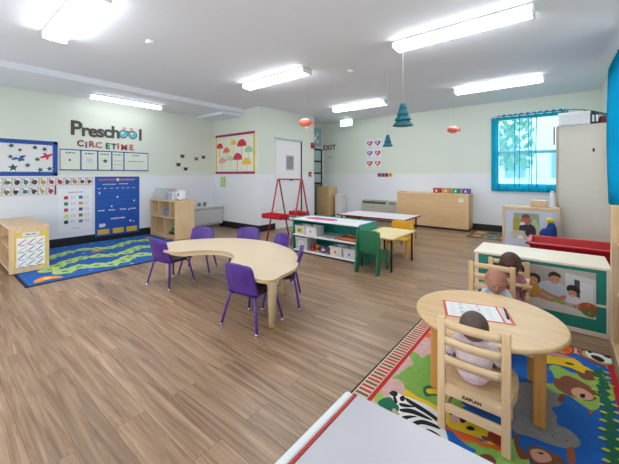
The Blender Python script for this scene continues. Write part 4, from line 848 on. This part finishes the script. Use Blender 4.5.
art = [([(35, 90), (250, 110), (250, 250), (35, 250)], '#a79f98'), ([(300, 115), (465, 135), (465, 330), (300, 300)], '#cfd3d6'), ([(350, 150), (380, 155), (380, 280), (350, 270)], '#3c4046'), ([(380, 160), (450, 170), (450, 310), (380, 300)], '#dfe1e2'),
       ([(35, 318), (200, 312), (465, 372), (465, 390), (35, 390)], '#d8d2cc')]
m = MB(wallM(None, 'back')); z = .0022
for k, (p, h_) in enumerate(art): m.poly([PP(*t_) for t_ in p], z, mat(h_, .6)); z += .0001
blobs = [([(40, 90), (55, 100), (55, 150), (40, 150)], '#2e2522'), ([(30, 230), (70, 215), (140, 235), (165, 300), (100, 325), (30, 320)], '#d08f2e'), ([(75, 175), (110, 150), (150, 165), (155, 195), (145, 215), (85, 205)], '#2b1d1a'), ([(88, 185), (115, 175), (140, 190), (135, 220), (112, 232), (90, 215)], '#c98b6d'),
         ([(150, 215), (195, 190), (280, 195), (310, 260), (270, 295), (180, 275), (150, 245)], '#c5ccd6'), ([(205, 140), (235, 120), (272, 135), (272, 160), (240, 155), (210, 170)], '#2a1d1b'), ([(212, 160), (240, 148), (270, 158), (265, 190), (240, 205), (216, 190)], '#c4886c'),
         ([(300, 280), (330, 262), (375, 270), (375, 310), (320, 315), (298, 300)], '#e3e3e6'), ([(310, 205), (340, 190), (378, 210), (378, 240), (340, 235), (312, 235)], '#1f1a1a'), ([(318, 235), (340, 228), (362, 238), (358, 262), (338, 270), (320, 258)], '#c98e72'),
         ([(165, 250), (215, 275), (280, 290), (285, 305), (230, 300), (170, 275)], '#c08468'), ([(100, 290), (160, 290), (230, 320), (220, 332), (130, 310)], '#c98b6d'), ([(268, 285), (300, 268), (305, 285), (285, 310)], '#c98b6d'),
         ([(380, 305), (420, 290), (465, 305), (460, 370), (400, 365), (370, 335)], '#a35a34'), ([(395, 335), (430, 340), (460, 350), (450, 380), (400, 370)], '#5c7a35'), ([(215, 310), (250, 300), (300, 320), (290, 335), (240, 325)], '#9aac50'), ([(70, 312), (110, 308), (115, 320), (80, 322)], '#7f9a45')]
for p, h_ in blobs: m.poly(catmull([PP(*t_) for t_ in p], 4), z, mat(h_, .6)); z += .0001
for (x, y, r, h_) in ((400, 310, 9, '#c9452f'), (425, 305, 10, '#d07a35'), (445, 320, 9, '#b8402c'), (380, 325, 8, '#c97a3a'), (355, 330, 8, '#c05a3a'), (430, 355, 8, '#86a545'), (102, 200, 2.5, '#20120f'), (124, 203, 2.5, '#20120f'), (229, 172, 2.5, '#20120f'), (252, 174, 2.5, '#20120f'), (330, 248, 2, '#20120f'), (346, 250, 2, '#20120f')):
    x_, y_ = PP(x, y); m.disc(x_, y_, r/430*PW, z, mat(h_, .6), n=10); z += .00005
for (x, y) in ((112, 216), (240, 190), (338, 260)):
    x_, y_ = PP(x, y); m.disc(x_, y_, .008, z, mat('#e8d8d2', .6), ry=.003, n=10)
m.build('printed_picture', ph)

# ------------------------------------------------------------------ right bookcase at the edge
bk = thing('bookcase', 'tall wooden bookcase with picture bins at the right edge of view', 'bookcase', (.275, 1.75, 0))
L_ = 1.30; D_ = .28
MB().b2((0, L_-.03, 0), (D_, L_, 1.01), MAPLE, .006).build('side_panel', bk); MB().b2((0, 0, 0), (D_, .03, 1.01), MAPLE, .006).build('side_panel', bk)
MB().b2((D_-.015, .03, 0), (D_, L_-.03, .98), MAPLE).build('back_panel', bk)
for z in (.0, .36, .70): MB().b2((0 if z < .1 else .03, .03, z+.03), (D_-.015, L_-.03, z+.052), MAPLEY).build('shelf_board', bk)
MB().b2((0, .03, 0), (.02, L_-.03, .06), MAPLEY).build('kickboard', bk)
for k, (z, y, h_, lab) in enumerate(((.083, 1.02, '#d8d2cc', 'white picture book on the bottom board of the right bookcase'), (.413, 1.02, '#3a3a42', 'dark edged picture box on the middle board of the right bookcase'), (.413, .72, '#c9ccd2', 'pale picture box nearer on the middle board of the right bookcase'))):
    q = thing('picture_box', lab, 'box', (.36+.03, 1.75+y+.05, z), 0, 'picture boxes in the right bookcase'); MB().b2((-.06, -.11, 0), (.10, .12, .24), mat(h_, .5), .004).build('body', q)
    m = MB(); m.b2((-.062, -.10, .02), (-.06, .11, .12), mat('#efe9e4', .6), 0).b2((-.062, -.10, .13), (-.06, .0, .22), mat('#c98a86', .6), 0).b2((-.062, .01, .13), (-.06, .11, .22), mat('#8aa6b8', .6), 0).build('picture_label', q)

# ------------------------------------------------------------------ animal rug
rg = MB(); AX0, AX1, AY0, AY1 = -.915, .262, -.2, 2.885; Z0 = .008
rg.b2((AX0, AY0, 0), (AX1, AY1, Z0), mat('#17161a', .95), .002)
PKR = mat('#cfa9a4', .95, var=.12, scale=35); rg.rect(AX0+.012, AY0+.012, AX1, AY1-.012, Z0+.0003, mat('#cdbfa4', .95, var=.06))
k = 0; y = AY0+.03
while y < AY1-.05:
    rg.rect(AX0+.02, y, AX0+.095, y+.020, Z0+.0006, mat(['#b8373f', '#b8373f', '#6b5a45'][k % 3], .95)); y += .036; k += 1
RDR = mat('#c01f2c', .95); z = Z0+.0008
rg.rect(AX0+.10, AY0+.1, AX1-.0, AY1-.10, z, RDR); x = AX0+.12
k = 0; 
while x < AX1-.05: rg.rect(x, AY1-.085, x+.018, AY1-.02, Z0+.0007, mat(['#b8373f', '#c8b48c'][k % 2], .95)); x += .034; k += 1
z += .0003; rg.rect(AX0+.125, AY0+.13, AX1-.03, AY1-.13, z, PKR)
rnd = random.Random(3)
for k in range(90):
    a, b_ = AX0+.14+rnd.random()*.9, .9+rnd.random()*1.8; rg.disc(a, b_, .008, z+.0001, mat(['#8a3f33', '#8f8fb8', '#b9a0b4'][k % 3], .95), n=8)
G1, G2, DG = mat('#7fae4e', .95, var=.1, scale=40), mat('#8fb858', .95, var=.1), mat('#17684c', .95, var=.15)
YE, OR, BR, GR = mat('#e6c41c', .95, var=.06), mat('#e0641c', .95, var=.08), mat('#7c4a33', .95, var=.12), mat('#85878a', .95, var=.12, scale=40)
BLR, BKR, WHR = mat('#0f63bd', .95, var=.08, scale=40), mat('#111214', .95), mat('#e8e9ea', .95)
zc = [z+.0003]
def patch(pts, m, smooth=True, ox=0, oy=0, sc=1, n=4):
    p = [fl(ox+a/sc, oy+b_/sc) for a, b_ in pts]; p = catmull(p, n) if smooth else p
    p = [(min(max(a, AX0+.125), AX1-.03), max(b_, AY0+.1)) for a, b_ in p]
    rg.poly(p, zc[0], m); zc[0] += .00005
A6 = dict(ox=375, oy=315, sc=5.457); A2 = dict(ox=350, oy=380, sc=7.74); A3 = dict(ox=420, oy=400, sc=6.19); A4 = dict(ox=510, oy=380, sc=5.523); A5 = dict(ox=540, oy=330, sc=6.63); A8 = dict(ox=430, oy=380, sc=5.52)
# blue water field and green ground
patch([(455, 345), (520, 335), (560, 350), (606, 368), (640, 420), (700, 520), (620, 640), (480, 600), (440, 500), (425, 440), (440, 390)], BLR)
patch([(185, 225), (205, 208), (235, 220), (258, 240), (300, 222), (420, 230), (500, 330), (520, 480), (400, 520), (190, 470), (170, 440), (150, 370), (95, 352), (130, 330), (170, 300), (210, 270)], G1, **A6)
patch([(190, 120), (225, 105), (262, 135), (262, 175), (215, 200), (180, 160)], G2, **A2)
patch([(265, 250), (430, 280), (560, 330), (640, 420), (560, 520), (380, 520), (330, 400), (250, 310)], G1, **A3)
patch([(0, 330), (60, 380), (110, 470), (80, 560), (-60, 560), (-60, 360)], G2, **A4)
# giraffe
patch([(410, 100), (440, 88), (520, 140), (620, 185), (720, 260), (720, 320), (620, 225), (520, 190), (430, 140)], YE, **A2)
patch([(160, 60), (230, 50), (330, 110), (440, 160), (500, 230), (505, 280), (440, 290), (370, 250), (260, 210), (180, 180), (150, 120)], YE, **A3)
patch([(150, 165), (230, 205), (330, 235), (400, 280), (500, 300), (500, 330), (440, 312), (380, 300), (330, 275), (270, 270), (220, 235), (160, 195)], OR, **A3)
patch([(420, 215), (480, 200), (530, 240), (530, 300), (470, 290), (430, 260)], mat('#9c2f22', .95), **A3)
for p in ([(245, 120), (275, 105), (295, 130), (270, 155), (248, 145)], [(315, 125), (350, 125), (375, 150), (340, 155)], [(285, 180), (320, 175), (340, 200), (300, 198)], [(180, 85), (220, 80), (230, 100), (195, 108)], [(380, 235), (430, 245), (440, 268), (395, 262)]): patch(p, BR if p[0][0] == 380 else BKR, **A3)
patch([(185, 105), (225, 110), (250, 140), (215, 155), (190, 140)], mat('#cfa6a0', .95), **A3)
patch([(150, 190), (200, 210), (250, 260), (300, 300), (345, 322), (330, 345), (270, 330), (200, 270), (150, 215)], BLR, **A3)
patch([(235, -40), (330, 10), (430, 70), (480, 110), (440, 120), (340, 80), (260, 30)], mat('#1d4f96', .95), **A3)
# lime leaf ring on the tree
patch([(262, 420), (280, 395), (330, 400), (400, 425), (400, 450), (320, 450), (280, 455)], DG, **A6); patch([(280, 415), (330, 412), (400, 435), (395, 450), (330, 440), (290, 438)], YE, **A6)
patch([(270, 120), (285, 110), (300, 105), (300, 130), (280, 130)], OR, **A6)
# bush and zebra
patch([(215, 195), (250, 160), (300, 148), (345, 165), (378, 210), (385, 250), (340, 285), (270, 260)], DG, **A2)
patch([(305, 120), (340, 98), (400, 130), (480, 160), (620, 220), (700, 300), (760, 520), (620, 520), (540, 400), (430, 330), (370, 285), (380, 225), (350, 190)], WHR, **A2)
for p in ([(303, 115), (335, 97), (368, 112), (360, 140), (330, 140)], [(332, 150), (350, 140), (368, 190), (352, 195), (340, 175)], [(385, 150), (410, 135), (425, 150), (420, 175), (395, 178)],
          [(380, 195), (430, 200), (500, 222), (470, 228), (400, 222)], [(430, 150), (520, 200), (620, 265), (700, 330), (690, 350), (600, 285), (500, 225), (440, 180)], [(385, 240), (480, 240), (600, 300), (640, 330), (600, 320), (480, 278), (400, 262)],
          [(400, 300), (460, 290), (520, 300), (470, 312), (420, 325)], [(480, 345), (560, 325), (660, 360), (700, 400), (640, 380), (560, 360), (500, 370)], [(560, 400), (620, 400), (700, 450), (740, 520), (690, 500), (640, 440), (580, 425)]):
    patch(p, BKR, **A2)
patch([(325, 250), (345, 235), (370, 265), (385, 285), (350, 290)], mat('#b9a888', .95), **A2)
patch([(360, 365), (420, 350), (470, 390), (450, 430), (390, 430)], mat('#74402c', .95), **A3)
patch([(270, 335), (310, 350), (330, 375), (290, 360)], mat('#b8326a', .95), **A3)
# elephant
patch([(-10, 60), (90, 20), (200, 40), (260, 75), (290, 90), (280, 150), (230, 165), (258, 210), (262, 255), (330, 290), (385, 345), (380, 380), (320, 392), (230, 372), (120, 330), (20, 295), (-60, 200)], GR, **A4)
for (x, y) in ((235, 325), (315, 350), (160, 290)): patch([(x-3, y-3), (x+3, y-3), (x+3, y+3), (x-3, y+3)], BKR, False, **A4)
patch([(285, 85), (305, 92), (290, 135), (262, 120)], BR, **A4)
# lower monkey
patch([(20, 320), (45, 310), (50, 370), (110, 440), (60, 450), (30, 390)], BR, **A4)
patch([(100, 390), (130, 375), (190, 395), (260, 430), (300, 470), (250, 520), (150, 500), (105, 440)], BR, **A4); patch([(115, 400), (160, 395), (210, 420), (230, 460), (160, 470), (120, 440)], mat('#cf9c86', .95), **A4)
patch([(155, 412), (185, 418), (180, 426), (158, 420)], BKR, **A4); patch([(315, 395), (352, 390), (360, 470), (320, 470)], mat('#9a5a3c', .95), **A4)
# monkey in the leaves
patch([(195, 35), (260, 20), (340, 0), (440, -60), (500, -60), (560, 40), (590, 100), (560, 128), (500, 100), (495, 160), (450, 180), (370, 130), (320, 95), (240, 75)], G2, **A4)
patch([(60, 255), (120, 250), (200, 290), (330, 330), (300, 400), (200, 380), (90, 330)], G2, **A5)
patch([(250, 270), (330, 262), (370, 310), (360, 345), (290, 340), (245, 300)], BR, **A5)
patch([(80, 330), (160, 350), (250, 390), (330, 440), (340, 470), (230, 460), (110, 400)], BR, **A5); patch([(160, 355), (210, 350), (250, 380), (220, 395), (175, 375)], mat('#cf9c86', .95), **A5)
patch([(275, 0), (330, -10), (460, 60), (480, 115), (420, 128), (350, 90), (270, 40)], BR, **A4); patch([(340, 62), (390, 55), (450, 90), (455, 120), (400, 120), (350, 95)], mat('#cf9c86', .95), **A4); patch([(390, 88), (415, 92), (410, 112), (388, 105)], BKR, **A4)
patch([(430, 175), (465, 180), (445, 210)], mat('#a0603c', .95), False, **A4)
patch([(38, 290), (70, 280), (95, 330), (80, 370), (38, 350)], BLR, **A5)
# yellow bird, tan beak, ovals
patch([(45, 150), (110, 160), (180, 185), (240, 205), (190, 215), (100, 190), (50, 180)], mat('#bb8f84', .95), **A5)
patch([(20, 175), (90, 190), (180, 200), (250, 215), (290, 250), (350, 275), (300, 280), (290, 300), (200, 262), (100, 240), (20, 225)], YE, **A5)
patch([(165, 225), (215, 235), (225, 246), (180, 238)], BKR, **A5)
patch([(300, 240), (340, 232), (380, 255), (420, 270), (380, 300), (330, 270)], BLR, **A5); patch([(430, 270), (470, 280), (480, 350), (445, 340)], BLR, **A5)
for p, m_ in (([(60, 150), (100, 105), (180, 100), (225, 130), (220, 165), (170, 178), (110, 165)], RDR), ([(75, 150), (105, 115), (175, 108), (212, 135), (205, 158), (165, 168), (115, 158)], mat('#a8b070', .95)), ([(130, 130), (170, 108), (210, 130), (200, 158), (160, 163)], OR),
              ([(262, 160), (285, 138), (360, 140), (440, 175), (500, 205), (500, 250), (420, 250), (330, 215), (280, 190)], RDR), ([(275, 162), (295, 147), (360, 150), (430, 182), (492, 212), (490, 240), (420, 240), (340, 206), (290, 185)], G2), ([(300, 155), (360, 150), (430, 182), (490, 212), (480, 232), (410, 225), (330, 195)], WHR),
              ([(340, 178), (390, 188), (430, 215), (405, 225), (350, 200)], BKR), ([(315, 148), (345, 150), (350, 162), (325, 165)], BKR), ([(400, 165), (440, 180), (480, 202), (440, 195)], BKR)):
    p2 = [fl(540+a/6.63, 330+b_/6.63) for a, b_ in p]; p2 = [(min(a, AX1-.002), min(b_, AY1-.02)) for a, b_ in catmull(p2, 4)]; rg.poly(p2, zc[0], m_); zc[0] += .00005
# vine
vine = catmull([fl(*p) for p in ((598, 372), (603, 385), (604, 398), (608, 412), (611, 430), (613, 450), (618, 475), (622, 520))], 8, False)
YG = mat('#c3d02e', .95)
for a_, b_ in zip(vine, vine[1:]):
    a, b = Vector(a_), Vector(b_); n_ = Vector((-(b-a).y, (b-a).x)).normalized()*.011; rg.poly([tuple(a-n_), tuple(b-n_), tuple(b+n_), tuple(a+n_)], zc[0], DG)
zc[0] += .0001
for k in range(len(vine)-1):
    a, b_ = Vector(vine[k]), Vector(vine[k+1]); n_ = Vector((-(b_-a).y, (b_-a).x)).normalized()
    for s_ in ((1,), (-1,))[k % 2]:
        c_ = a+n_*(.008+rnd.random()*.016)*s_; e_ = (b_-a).normalized()*(.016+rnd.random()*.02)
        if c_.x+.04 < AX1: rg.poly([tuple(c_-e_), tuple(c_+n_*.012*s_), tuple(c_+e_), tuple(c_-n_*.014*s_)], zc[0], DG); zc[0] += .00001
    if k % 2 == 0:
        s_ = 1 if k % 4 == 0 else -1; c_ = a+n_*(.004+rnd.random()*.02)*s_; rg.poly(catmull([tuple(c_), tuple(c_+n_*.01*s_+(b_-a).normalized()*.012), tuple(c_+n_*.03*s_+(b_-a).normalized()*.01), tuple(c_+n_*.018*s_-(b_-a).normalized()*.006)], 3), zc[0]+.0006, YG)
tag(rg.build('animal_rug'), 'colourful animal rug with zebra, elephant and monkeys under the round table', 'rug')
RZ = Z0+.002+.0015

# ------------------------------------------------------------------ round wooden table
ZR = .0135
rt = thing('round_table', 'small round maple table with square legs on the animal rug', 'table', (-.335, 2.04, 0))
m = MB(); R_ = .378; N = 72
m.lathe((0, 0, 0), [(R_-.006, .396), (R_, .402), (R_, .414), (R_-.006, .42)], TABLEW, N); 
m.build('tabletop', rt)
for (x, y) in ((.258, -.17), (-.215, -.20), (.21, .215), (-.215, .22)):
    MB().box((x, y, (.396+ZR)/2), (.052, .052, .396-ZR), HONEY, .006, Euler((0, 0, .0))).build('leg', rt)
m = MB(); m.b2((-.205, -.212, .345), (.235, -.190, .396), MAPLEX).b2((-.21, .205, .345), (.20, .225, .396), MAPLEX).b2((-.216, -.2, .345), (-.196, .22, .396), MAPLEY).b2((.21, -.2, .345), (.23, .22, .396), MAPLEY).build('apron', rt)
pp = thing('activity_sheet', 'printed activity sheet in a red edged sleeve on the round table', 'paper', (0, 0, .4205))
q4 = [(-.60, 2.11), (-.50, 1.885), (-.17, 2.0), (-.28, 2.23)]
q4 = [fl(*p, .42) for p in ((442.5, 299), (446.5, 317), (518.5, 327), (502.6, 307))]
cxx = sum(p[0] for p in q4)/4; cyy = sum(p[1] for p in q4)/4
# squared-up sheet: long side direction
ux = Vector((q4[2][0]-q4[1][0], q4[2][1]-q4[1][1])); ang = math.atan2(ux.y, ux.x); LL = .345; WW_ = .235
pp.location = (cxx, cyy, .4205); pp.rotation_euler.z = ang
MB().b2((-LL/2, -WW_/2, 0), (LL/2, WW_/2, .0015), mat('#d8412f', .4, var=.03), .0005).build('sleeve', pp)
m = MB(); m.b2((-LL/2+.014, -WW_/2+.012, .0015), (LL/2-.055, WW_/2-.012, .002), PAPER, 0).b2((LL/2-.045, -WW_/2+.012, .0015), (LL/2-.016, WW_/2-.012, .002), mat('#e4d8d6', .6), 0); m.build('printed_sheet', pp)
m = MB()
for r_ in range(6):
    for c_ in range(5): 
        a, b_ = -LL/2+.035+c_*.048, -WW_/2+.035+r_*.03
        m.rect(a, b_, a+.028, b_+.003, .0024, mat('#9a9ea6', .6))
        if r_ % 2 and c_ % 2: m.disc(a+.012, b_+.016, .006, .0024, mat(['#8a4f6a', '#4f6a8a', '#9a8a4a'][c_ % 3], .6), n=8)
m.build('printed_marks', pp)
mk = thing('marker_pen', 'black marker pen lying on the red sleeve on the round table', 'pen', (cxx+.155*math.cos(ang), cyy+.155*math.sin(ang), .4225), ang+PI/2-.1)
MB().tube([(-.06, 0, .006), (.045, 0, .006)], .006, BLACK).build('barrel', mk); MB().tube([(.045, 0, .006), (.07, 0, .006)], .0065, mat('#8f1f2a', .4)).build('cap', mk)

# ------------------------------------------------------------------ ladder-back wooden chairs and dolls
def ladder(label, loc, rot, H=.54, w=.30, arms=False, letter=True, d=.29, zb=ZR):
    t_ = thing('ladder_back_chair', label, 'chair', (loc[0], loc[1], zb), rot, 'small wooden ladder-back chairs'); H -= zb; SH = .225
    for s_ in (-1, 1):
        MB().box((s_*(w/2-.018), 0, H/2), (.036, .022, H), BIRCH, .005, seg=2).build('back_post', t_)
        MB().box((s_*(w/2-.035), d-.03, SH/2-.005), (.03, .03, SH-.01), BIRCH, .005).build('front_leg', t_)
        MB().box((s_*(w/2-.03), d/2, .09), (.016, d-.05, .03), BIRCHX, .004).build('side_stretcher', t_)
    zs = [H-.028, H-.108, H-.195] if not arms else [H-.028, H-.11]
    for z in zs:
        q = MB(); q.grid(lambda u, v, z=z: ((2*u-1)*(w/2-.034), -.012*(1-(2*u-1)**2)-.007, z-.019+.038*v), 12, 1, BIRCHX); o = q.build('back_slat', t_); md = o.modifiers.new('thickness', 'SOLIDIFY'); md.thickness = .012; md.offset = 0
    q = MB(Matrix.Translation((0, 0, SH-.018))); sp = catmull([(-w/2+.03, .0), (w/2-.03, .0), (w/2-.0, .08), (w/2+.01, d*.7), (w/2-.03, d+.02), (0, d+.03), (-w/2+.03, d+.02), (-w/2-.01, d*.7), (-w/2, .08)], 5)
    q.prism(sp, 0, .018, BIRCHX); q.build('seat', t_)
    q = MB(Matrix.Translation((0, 0, SH-.062))); q.prism([(x*.97, .02+y*.93) for x, y in sp], 0, .043, BIRCHX); q.build('curved_apron', t_)
    MB().b2((-w/2+.03, -.008, SH-.06), (w/2-.03, .008, SH-.018), BIRCHX, .003).build('rear_apron', t_)
    if letter: MB(wallM(None, 'back')).text('KAPLAN', .021, 0, SH-.039, .0085, mat('#3a2a1e', .7), .0004, bold=.0008).build('brand_lettering', t_)
    MB().b2((-w/2+.03, -.008, .085), (w/2-.03, .008, .125), BIRCHX, .003).build('rear_stretcher', t_)
    if arms:
        for s_ in (-1, 1):
            MB().box((s_*(w/2-.012), d/2-.02, .36-zb), (.03, d-.0, .022), BIRCHX, .006, seg=2).build('armrest', t_); MB().box((s_*(w/2-.02), d-.04, .285-zb), (.026, .026, .13), BIRCH, .004).build('arm_post', t_)
        MB().tube([(-w/2-.03, d-.0, .372-zb), (w/2+.03, d-.0, .372-zb)], .014, BIRCHX, 12).build('front_bar', t_)
    return t_
ladder('nearest wooden ladder-back chair, seen from behind, a pink shirted doll on it', (-.312, 1.565), 0, .545, .30)
ladder('wooden ladder-back chair holding the light skinned doll across the table', (-.415, 2.745), PI, .535, .315, letter=False)
ladder('wooden armchair with front bar holding the dark skinned doll by the divider', (-.345, 3.13), PI, .50, .30, True, letter=False, d=.25, zb=0)

def limb(mb, pts, rs, m=None):
    mb.tube(pts, rs, m, 12)
    for p, r in ((pts[0], rs[0]), (pts[-1], rs[-1])): mb.ball(p, r, m, 12)
def doll(label, loc, rotz, skin, hair, shirt, pants, tilt=0, sc=1.0, eye='#2a1c14', headrot=0, tall=1.0, shirt_scale=(1, 1, 1)):
    """seated baby doll: origin on the seat, faces local +y"""
    t_ = thing('baby_doll', label, 'doll', loc, rotz, 'baby dolls on the wooden chairs'); t_.scale = (sc, sc, sc*tall)
    SK = mat(skin, .42, var=.03); HR = mat(hair, .6, var=.15, scale=60); SH_ = mat(shirt, .85, var=.06, scale=30); PT = mat(pants, .85, var=.05)
    hc = Vector((0, .012, .250)); q = MB()
    RH = Matrix.Diagonal((1, 1, 1/tall)) @ Euler((tilt, 0, headrot)).to_matrix()
    def hp(x, y, z): return tuple(hc+RH@Vector((x, y, z)))
    q.tube([(0, 0, .15), (0, .005, .20)], [.034, .03], SK, 12)
    q.ball(hp(0, 0, .012), (.071, .078, .078/tall), SK, 28); q.ball(hp(0, .022, -.028), (.056, .052, .044/tall), SK, 20)
    for s_ in (-1, 1): q.ball(hp(s_*.030, .045, -.028), (.024, .022, .021), SK, 14); q.ball(hp(s_*.070, -.004, -.008), (.010, .014, .019), SK, 10)
    q.ball(hp(0, .083, -.010), (.009, .010, .008), SK, 10); q.ball(hp(0, .062, -.056), (.018, .015, .012), SK, 10); q.ball(hp(0, .075, -.034), (.014, .008, .006), SK, 10)
    q.ball((0, 0, .09), (.062, .05, .09), SK, 20); q.ball((0, .0, .035), (.066, .055, .045), SK, 16)
    for s_ in (-1, 1):
        sh = (s_*.062, 0, .155); el = (s_*.098, .03, .095); wr = (s_*.080, .095, .082); limb(q, [sh, el], [.023, .019], SK); limb(q, [el, wr], [.019, .013], SK)
        pm = (s_*.076, .116, .078); q.ball(pm, (.015, .018, .009), SK, 12)
        for k, (dx, ln) in enumerate(((-.010, .018), (-.0035, .022), (.0035, .021), (.010, .016))):
            a = Vector(pm)+Vector((dx, .012, 0)); b_ = a+Vector((dx*.2, ln*.6, -.002)); c_ = b_+Vector((0, ln*.4, -.007)); q.tube([a, b_, c_], [.0040, .0038, .003], SK, 8); q.ball(c_, .003, SK, 6)
        a = Vector(pm)+Vector((-s_*.011, -.004, 0)); b_ = a+Vector((-s_*.010, .009, -.001)); c_ = b_+Vector((-s_*.001, .009, -.003)); q.tube([a, b_, c_], [.0048, .0045, .0035], SK, 8); q.ball(c_, .0035, SK, 6)
        hp_ = (s_*.035, .01, .035); kn = (s_*.055, .115, .045); an = (s_*.055, .155, -.045); limb(q, [hp_, kn], [.034, .026], SK); limb(q, [kn, an], [.025, .016], SK); q.ball((s_*.055, .178, -.055), (.016, .032, .013), SK, 12)
    b = q.build('body', t_); rm = b.modifiers.new('one_surface', 'REMESH'); rm.mode = 'VOXEL'; rm.voxel_size = .0034; rm.use_smooth_shade = True
    sm = b.modifiers.new('soften', 'SMOOTH'); sm.iterations = 2
    # shirt
    q = MB(); q.ball((0, 0, .095), (.072, .060, .088), SH_, 20); q.ball((0, 0, .05), (.073, .062, .05), SH_, 18); q.ball((0, 0, .158), (.058, .038, .022), SH_, 14)
    for s_ in (-1, 1): limb(q, [(s_*.060, 0, .154), (s_*.098, .03, .095), (s_*.086, .070, .087)], [.030, .026, .022], SH_)
    s = q.build('shirt', t_); rm = s.modifiers.new('one_surface', 'REMESH'); rm.mode = 'VOXEL'; rm.voxel_size = .005; rm.use_smooth_shade = True; s.modifiers.new('soften', 'SMOOTH').iterations = 4; s.scale = shirt_scale
    q = MB(); q.ball((0, 0, .03), (.074, .062, .04), PT, 16)
    for s_ in (-1, 1): limb(q, [(s_*.035, .01, .036), (s_*.055, .115, .046), (s_*.055, .140, -.005)], [.041, .032, .027], PT)
    s = q.build('trousers', t_); rm = s.modifiers.new('one_surface', 'REMESH'); rm.mode = 'VOXEL'; rm.voxel_size = .005; rm.use_smooth_shade = True; s.modifiers.new('soften', 'SMOOTH').iterations = 3
    # painted hair cap: a shell slightly over the skull
    q = MB()
    def cap(u, v):
        th = v*math.radians(74); ph_ = 2*PI*u; back = .5-.5*math.sin(ph_); lim = th*(1+.38*back)
        x = math.sin(lim)*math.cos(ph_)*.0735; y = math.sin(lim)*math.sin(ph_)*.0805; zz = math.cos(lim)*.0805
        return hp(x, y, zz+.012)
    q.grid(cap, 32, 10, HR); o = q.build('hair', t_)
    for s_ in (-1, 1):
        m = MB(Matrix.Translation(hp(s_*.026, .070, -.002)) @ RH.to_4x4()); m.ball((0, 0, 0), (.0085, .005, .0042), mat('#c9b8ae', .3), 12); m.ball((0, .0035, 0), (.0055, .0028, .0045), mat(eye, .2), 10); m.build('eye', t_)
        MB(Matrix.Translation(hp(s_*.027, .0715, .016)) @ RH.to_4x4()).ball((0, 0, 0), (.013, .003, .0022), mat(hair, .6), 8).build('eyebrow', t_)
    MB(Matrix.Translation(hp(0, .082, -.037)) @ RH.to_4x4()).ball((0, 0, 0), (.012, .004, .0045), mat('#a4453f', .45), 10).build('mouth', t_)
    return t_
doll('bald light skinned baby doll in pale blue shirt across the round table', (-.365, 2.60, .245), PI+.25, '#b98573', '#aa7663', '#ccd6e2', '#b9c7d6', tilt=-.2, sc=.97, tall=.86)
doll('dark skinned baby doll in pink patterned shirt, farthest, in the barred armchair', (-.315, 2.985, .236), PI+.15, '#5a392b', '#452c22', '#b06f84', '#a5667c', tilt=-.1, sc=1.04, tall=1.03)
doll('brown headed baby doll in pale pink shirt, seen from behind, nearest', (-.318, 1.628, .252), .1, '#6f574e', '#5a4943', '#e8d6db', '#d9bcc5', tilt=-.12, sc=.86, tall=1.12, shirt_scale=(1.25, 1.05, 1.17))

# ------------------------------------------------------------------ nearest white cabinet top
nt_ = thing('white_cabinet', 'white cabinet with red edged top in the nearest foreground', 'cabinet', (-.47, .75, 0))
HT = .62; LX, LY = .80, .95; WT = mat('#bebcc4', .35, var=.01)
MB().b2((.036, -LY, HT-.03), (LX, .0, HT), WT, .004).build('top', nt_)
m = MB(); m.b2((0, -LY, .015), (.028, .0, HT-.001), mat('#dfe6e8', .35, var=.01), .012, 3).build('side_panel', nt_)
MB().b2((.028, -LY, HT-.03), (.036, -.003, HT+.001), mat('#b03a34', .5), .002).build('edge_strip', nt_)
MB().b2((LX-.028, -LY, .015), (LX, .0, HT-.03), WT, .003).build('side_panel', nt_); MB().b2((.03, -.02, .015), (LX-.03, -.008, HT-.03), WT, .002).build('back_panel', nt_)
for z in (.06, .33): MB().b2((.028, -LY+.01, z), (LX-.028, -.02, z+.018), WT, .002).build('shelf_board', nt_)
